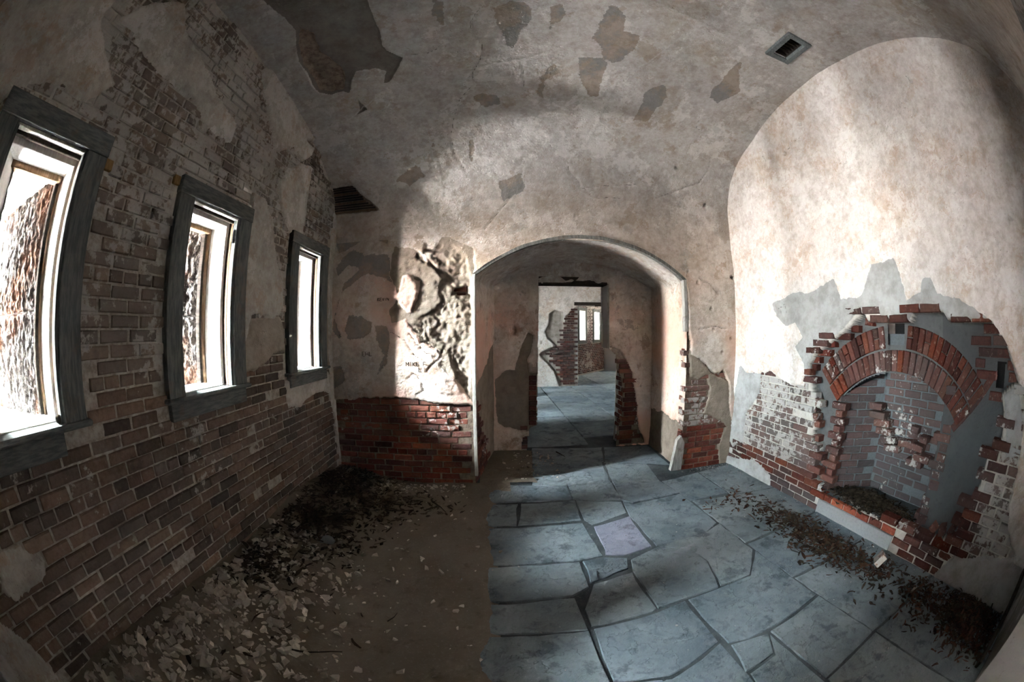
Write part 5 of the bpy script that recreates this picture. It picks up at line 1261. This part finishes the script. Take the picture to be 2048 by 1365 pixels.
while len(chips) < 2600:
    q = r.random()
    if q < .62: x, y = XL + .06 + abs(r.gauss(0, .42)), r.uniform(-.42, 2.3)
    elif q < .78: x, y = r.uniform(-1.62, -.3), YD - .08 - abs(r.gauss(0, .16))
    elif q < .88: x, y = r.gauss(-1.2, .35), r.uniform(1.2, 3.5)
    elif q < .95: x, y = r.uniform(-.05, .75), r.uniform(3.75, 4.85)
    else: x, y = r.uniform(-1.4, .1), r.uniform(0, 3.6)
    if not (XL + .05 < x < .75 and YN + .06 < y < 4.9): continue
    if y > YD - .06 and (x < .1 or y < YD + .05): continue
    base = (.024 + .075 * r.random() ** 2.6) if q < .62 else (.014 + .055 * r.random() ** 3)
    chips.append((x, y, base * (1.2 if x < -1.0 and y < 1.6 else 1)))
chips.sort(key=lambda c: -c[2] / (c[0] ** 2 + c[1] ** 2 + 2.5) ** .5)
VV, FF, nv = [], [], 0
for i, (x, y, s_) in enumerate(chips):
    me, V, F = r.choice(CH); m = Matrix.Translation((x, y, hgt(x, y) - .004)) @ rot_mat(r, .2) @ Matrix.Diagonal((s_, s_, s_ * 1.3, 1))
    if i < 300:
        o = bpy.data.objects.new('plaster_chunk', me); link(o); o.matrix_basis = m
        ci = [c_[0] for c_ in CH].index(me)
        size = 'hand-sized' if s_ > .10 else ('palm-sized' if s_ > .07 else 'small')
        shape = ('thin flake', 'flat slab', 'flat slab', 'thick block', 'flat slab', 'thin flake', 'thick block', 'five-sided slab' if len(V) == 10 else 'broad slab', 'thick wedge', 'thin sliver')[ci]
        if y > 3.8: place = 'on the passage floor'
        elif y > 3.3: place = 'at the foot of the far wall'
        elif x > -0.75: place = 'out on the open dirt near the flagstones'
        elif x > -1.1: place = 'out on the open dirt floor'
        else:
            depth = 'close against the brick wall' if x < -1.5 else 'midway down the rubble bank' if x < -1.3 else 'at the rubble edge'
            along = 'before the nearest window' if y < 0.1 else 'below the nearest window' if y < .8 else 'between the first two windows' if y < 1.35 else 'below the middle window' if y < 2.1 else 'near the third window'
            place = depth + ' ' + along
        tag(o, size + ' ' + shape + ' of plaster ' + place, 'plaster chunk', 'plaster chunks fallen from the walls')
    else:
        A = np.array(m); VV.append(V @ A[:3, :3].T + A[:3, 3]); FF += [tuple(k + nv for k in f_) for f_ in F]; nv += len(V)
tag(mesh_obj('rubble', np.concatenate(VV), FF, M_CHIP), 'fine plaster rubble strewn over the dirt below the windows', 'rubble', kind='stuff')

# pebbles and crumbs along the right-hand side
VV, FF, nv = [], [], 0
for i in range(900):
    t = r.random()
    if t < .3: x, y = XR - .03 - abs(r.gauss(0, .10)), r.uniform(YN + .1, YD - .1)
    elif t < .5: x, y = 2.55 + r.gauss(0, .18), YD - .06 - abs(r.gauss(0, .12))
    elif t < .8: x, y = 2.45 + r.gauss(0, .2), r.uniform(1.0, 3.0)
    else: x, y = r.uniform(.1, 2.7), r.uniform(.2, 3.7)
    if not (x < XR - .02 and y < YD - .03): continue
    me, V, F = r.choice(CH); s_ = .006 + .022 * r.random() ** 4
    m = np.array(Matrix.Translation((x, y, 0.001)) @ rot_mat(r, .1) @ Matrix.Diagonal((s_, s_, s_ * 1.3, 1)))
    VV.append(V @ m[:3, :3].T + m[:3, 3]); FF += [tuple(k + nv for k in f_) for f_ in F]; nv += len(V)
M_CRUMB = mat_flat('mortar_crumb', (0.30, 0.30, 0.29), .4)
tag(mesh_obj('mortar_crumbs', np.concatenate(VV), FF, M_CRUMB), 'pale mortar crumbs scattered along the fireplace wall and flagstones', 'rubble', kind='stuff')

def litter(name, label, spots, mat, seed):
    """curled dry leaves and weed strands"""
    r = random.Random(seed); V, F = [], []
    for (cx, cy, sx_, sy_, cnt, zf) in spots:
        for _ in range(cnt):
            x, y = r.gauss(cx, sx_), r.gauss(cy, sy_)
            x = min(max(x, XL + .06 + .08 * r.random()), XR - .05 - .08 * r.random() if zf != 'hearth' else XR + .40); y = min(max(y, YN + .06 + .08 * r.random()), YD - .06 - .08 * r.random())
            z0 = (hgt(x, y) if x < .1 else 0.0) if zf != 'hearth' else .19
            d2 = ((x - cx) / sx_) ** 2 + ((y - cy) / sy_) ** 2
            pile = .06 * math.exp(-.5 * d2) * (cnt / 700)
            z = z0 + .003 + r.random() ** 1.5 * pile
            a = r.uniform(0, 6.28); L = r.uniform(.025, .080) * (1.6 if r.random() < .12 else 1); w_ = r.uniform(.004, .017); curl = r.gauss(0, .9); lift = r.uniform(-.3, .6)
            k = len(V); px, py, pz = x, y, z
            for j in range(4):
                aa = a + curl * j / 3; nx_, ny_ = -math.sin(aa), math.cos(aa); ww = w_ * (1 - abs(j - 1.3) / 2.6); tw = r.uniform(-.4, .4) * w_
                V += [(px - nx_ * ww, py - ny_ * ww, pz + tw), (px + nx_ * ww, py + ny_ * ww, pz - tw + .001)]
                px += math.cos(aa) * L / 3; py += math.sin(aa) * L / 3; pz = max(z0 + .002, pz + lift * L / 3 * (1 - j * .7))
            F += [(k + 2 * j, k + 2 * j + 1, k + 2 * j + 3, k + 2 * j + 2) for j in range(3)]
    o = mesh_obj(name, V, F, mat); tag(o, label, 'leaf litter', kind='stuff'); return o
litter('leaf_litter', 'dark dead leaves heaped in the corner below the third window', [(-1.45, 3.30, .18, .30, 800, 0), (-1.15, 2.95, .24, .24, 300, 0), (-1.38, 2.40, .17, .22, 600, 0), (-1.48, 1.70, .12, .15, 300, 0), (-1.3, .8, .25, .4, 60, 0), (-.85, 3.2, .3, .15, 160, 0)], M_LEAF, 1)
litter('leaf_litter', 'russet dead weed and leaves drifted along the fireplace wall', [(2.42, 2.25, .12, .35, 160, 0), (2.45, 1.60, .12, .26, 380, 0), (2.55, 1.10, .08, .15, 100, 0), (2.50, .42, .12, .12, 140, 0), (2.55, -.12, .14, .16, 700, 0), (2.15, 2.75, .16, .1, 50, 0)], M_LEAF_R, 2)
litter('leaf_litter', 'dark leaf scraps mixed into the drift by the fireplace wall', [(2.45, 1.75, .13, .42, 480, 0), (2.60, -.10, .14, .18, 800, 0), (2.55, .6, .12, .3, 160, 0)], M_LEAF, 4)
litter('leaf_litter', 'dry leaves and twigs heaped on the hearth inside the fireplace', [(XR + .20, 1.62, .09, .20, 1200, 'hearth'), (XR + .24, 1.45, .09, .22, 500, 'hearth')], M_LEAF, 3)

def twig(name, label, pts, rad, mat=M_TWIG, cat='twig', group=None):
    """a tapering bent stick"""
    P = np.array(pts, float); V, F = [], []; n_ = len(P)
    for i in range(n_):
        d = P[min(i + 1, n_ - 1)] - P[max(i - 1, 0)]; d /= np.linalg.norm(d) + 1e-9; a = np.cross(d, (0, 0, 1)); a /= np.linalg.norm(a) + 1e-9; b = np.cross(d, a); rr_ = rad * (1 - .6 * i / (n_ - 1))
        for k in range(6): V.append(P[i] + rr_ * (math.cos(k * 1.047) * a + math.sin(k * 1.047) * b))
    for i in range(n_ - 1):
        for k in range(6): F.append((i * 6 + k, i * 6 + (k + 1) % 6, (i + 1) * 6 + (k + 1) % 6, (i + 1) * 6 + k))
    F += [list(range(6))[::-1], list(range((n_ - 1) * 6, n_ * 6))]
    o = mesh_obj(name, V, F, mat, smooth=True); tag(o, label, cat, group); return o
def on_ground(pts, rad, up=0.0):
    return [(x, y, hgt(x, y) * (x < .2) + rad * .8 + up * (i % 2)) for i, (x, y) in enumerate(pts)]
for lab, pts, rd in [('forked dark twig lying on the dirt before the far wall', [(-.60, 3.30), (-.55, 3.22), (-.50, 3.17), (-.44, 3.06)], .009), ('thin straight twig across the dirt left of the forked twig', [(-.98, 3.02), (-.86, 3.05), (-.74, 3.10)], .006),
        ('short dark stick beside the leaf heap below the third window', [(-1.02, 3.2), (-.92, 3.16), (-.85, 3.17)], .008), ('long thin stick lying on the dirt in the foreground', [(-1.08, 1.12), (-.98, 1.15), (-.86, 1.22), (-.80, 1.24)], .006),
        ('tiny curved twig alone on the open dirt', [(-.62, 1.56), (-.59, 1.60), (-.58, 1.65)], .004), ('curved weed stem lying on the flagstones by the fireplace', [(2.22, 1.83), (2.16, 1.78), (2.14, 1.70), (2.17, 1.62)], .005),
        ('short stick on the flagstones inside the arched passage', [(.82, 4.82), (.86, 4.70), (.90, 4.60)], .008)]:
    twig('twig', lab, on_ground(pts, rd, .004), rd)
twig('twig', 'bent branch of the forked twig before the far wall', [(-.535, 3.19, hgt(-.535, 3.19) + .008), (-.57, 3.13, hgt(-.57, 3.13) + .01), (-.63, 3.12, hgt(-.63, 3.12) + .007)], .006)

def rock(name, label, cat, loc, size, seed, mat):
    r = np.random.default_rng(seed); V, F = [], []; nu, nv_ = 12, 8
    for j in range(nv_ + 1):
        ph = math.pi * j / nv_
        for i in range(nu):
            th = 2 * math.pi * i / nu; k = 1 + .12 * math.sin(3 * th + seed) * math.sin(ph) + r.uniform(-.04, .04)
            V.append((loc[0] + size[0] * k * math.sin(ph) * math.cos(th), loc[1] + size[1] * k * math.sin(ph) * math.sin(th), loc[2] + size[2] * (1 + k * math.cos(ph)) * .5))
    for j in range(nv_):
        for i in range(nu): F.append((j * nu + i, j * nu + (i + 1) % nu, (j + 1) * nu + (i + 1) % nu, (j + 1) * nu + i))
    return tag(mesh_obj(name, V, F, mat, smooth=True), label, cat)
M_COBBLE = mat_stone('grey_cobble', (0.17, 0.18, 0.185), (0.23, 0.24, 0.24), rnd=False)
rock('cobble_stone', 'smooth grey cobble on the dirt beside the dark leaves', 'stone', (-1.24, 2.24, hgt(-1.24, 2.24) - .006), (.075, .05, .05), 3, M_COBBLE)
# broken brick with white paint, lying against the fireplace wall
o = bpy.data.objects.new('broken_brick', bset(M_BRICK_R, True)[0][0]); link(o); o.matrix_basis = Matrix.Translation((2.50, 1.02, .055)) @ Matrix.Rotation(.9, 4, 'Z') @ Matrix.Rotation(-.9, 4, 'X') @ Matrix.Rotation(.3, 4, 'Y') @ Matrix.Diagonal((1.1, 1, 1, 1)); o.color = (.40, 0, 0, 1)
tag(o, 'broken half brick with white paint on the flagstones by the fireplace', 'brick')
o = bpy.data.objects.new('mortar_lump', CH[6][0]); link(o); o.matrix_basis = Matrix.Translation((2.52, .55, .0)) @ Matrix.Diagonal((.11, .10, .09, 1)); tag(o, 'grey lump of mortar among the leaves by the fireplace wall', 'mortar lump')
# dark plank leaning in the near right-hand corner
A, B = np.array((2.22, -.43, .03)), np.array((2.80, -.41, .34)); d = B - A; L = np.linalg.norm(d); d /= L; b = np.cross(d, (0, 1, 0)); b /= np.linalg.norm(b); c = np.cross(d, b)
o = oriented_box('plank', A, d, b, c, (0, L), (-.045, .045), (-.014, .014), M_DARKWOOD, None, .003); tag(o, 'dark old plank leaning in the corner at the end of the fireplace wall', 'plank')
# bunch of wire left on the first window's stool
o = rock('wire_bundle', 'small tangled dark bundle on the sill of the nearest window', 'bundle', (XL - .01, WY[0] + WO - MG - .02, ZB), (.022, .022, .035), 9, M_TWIG)
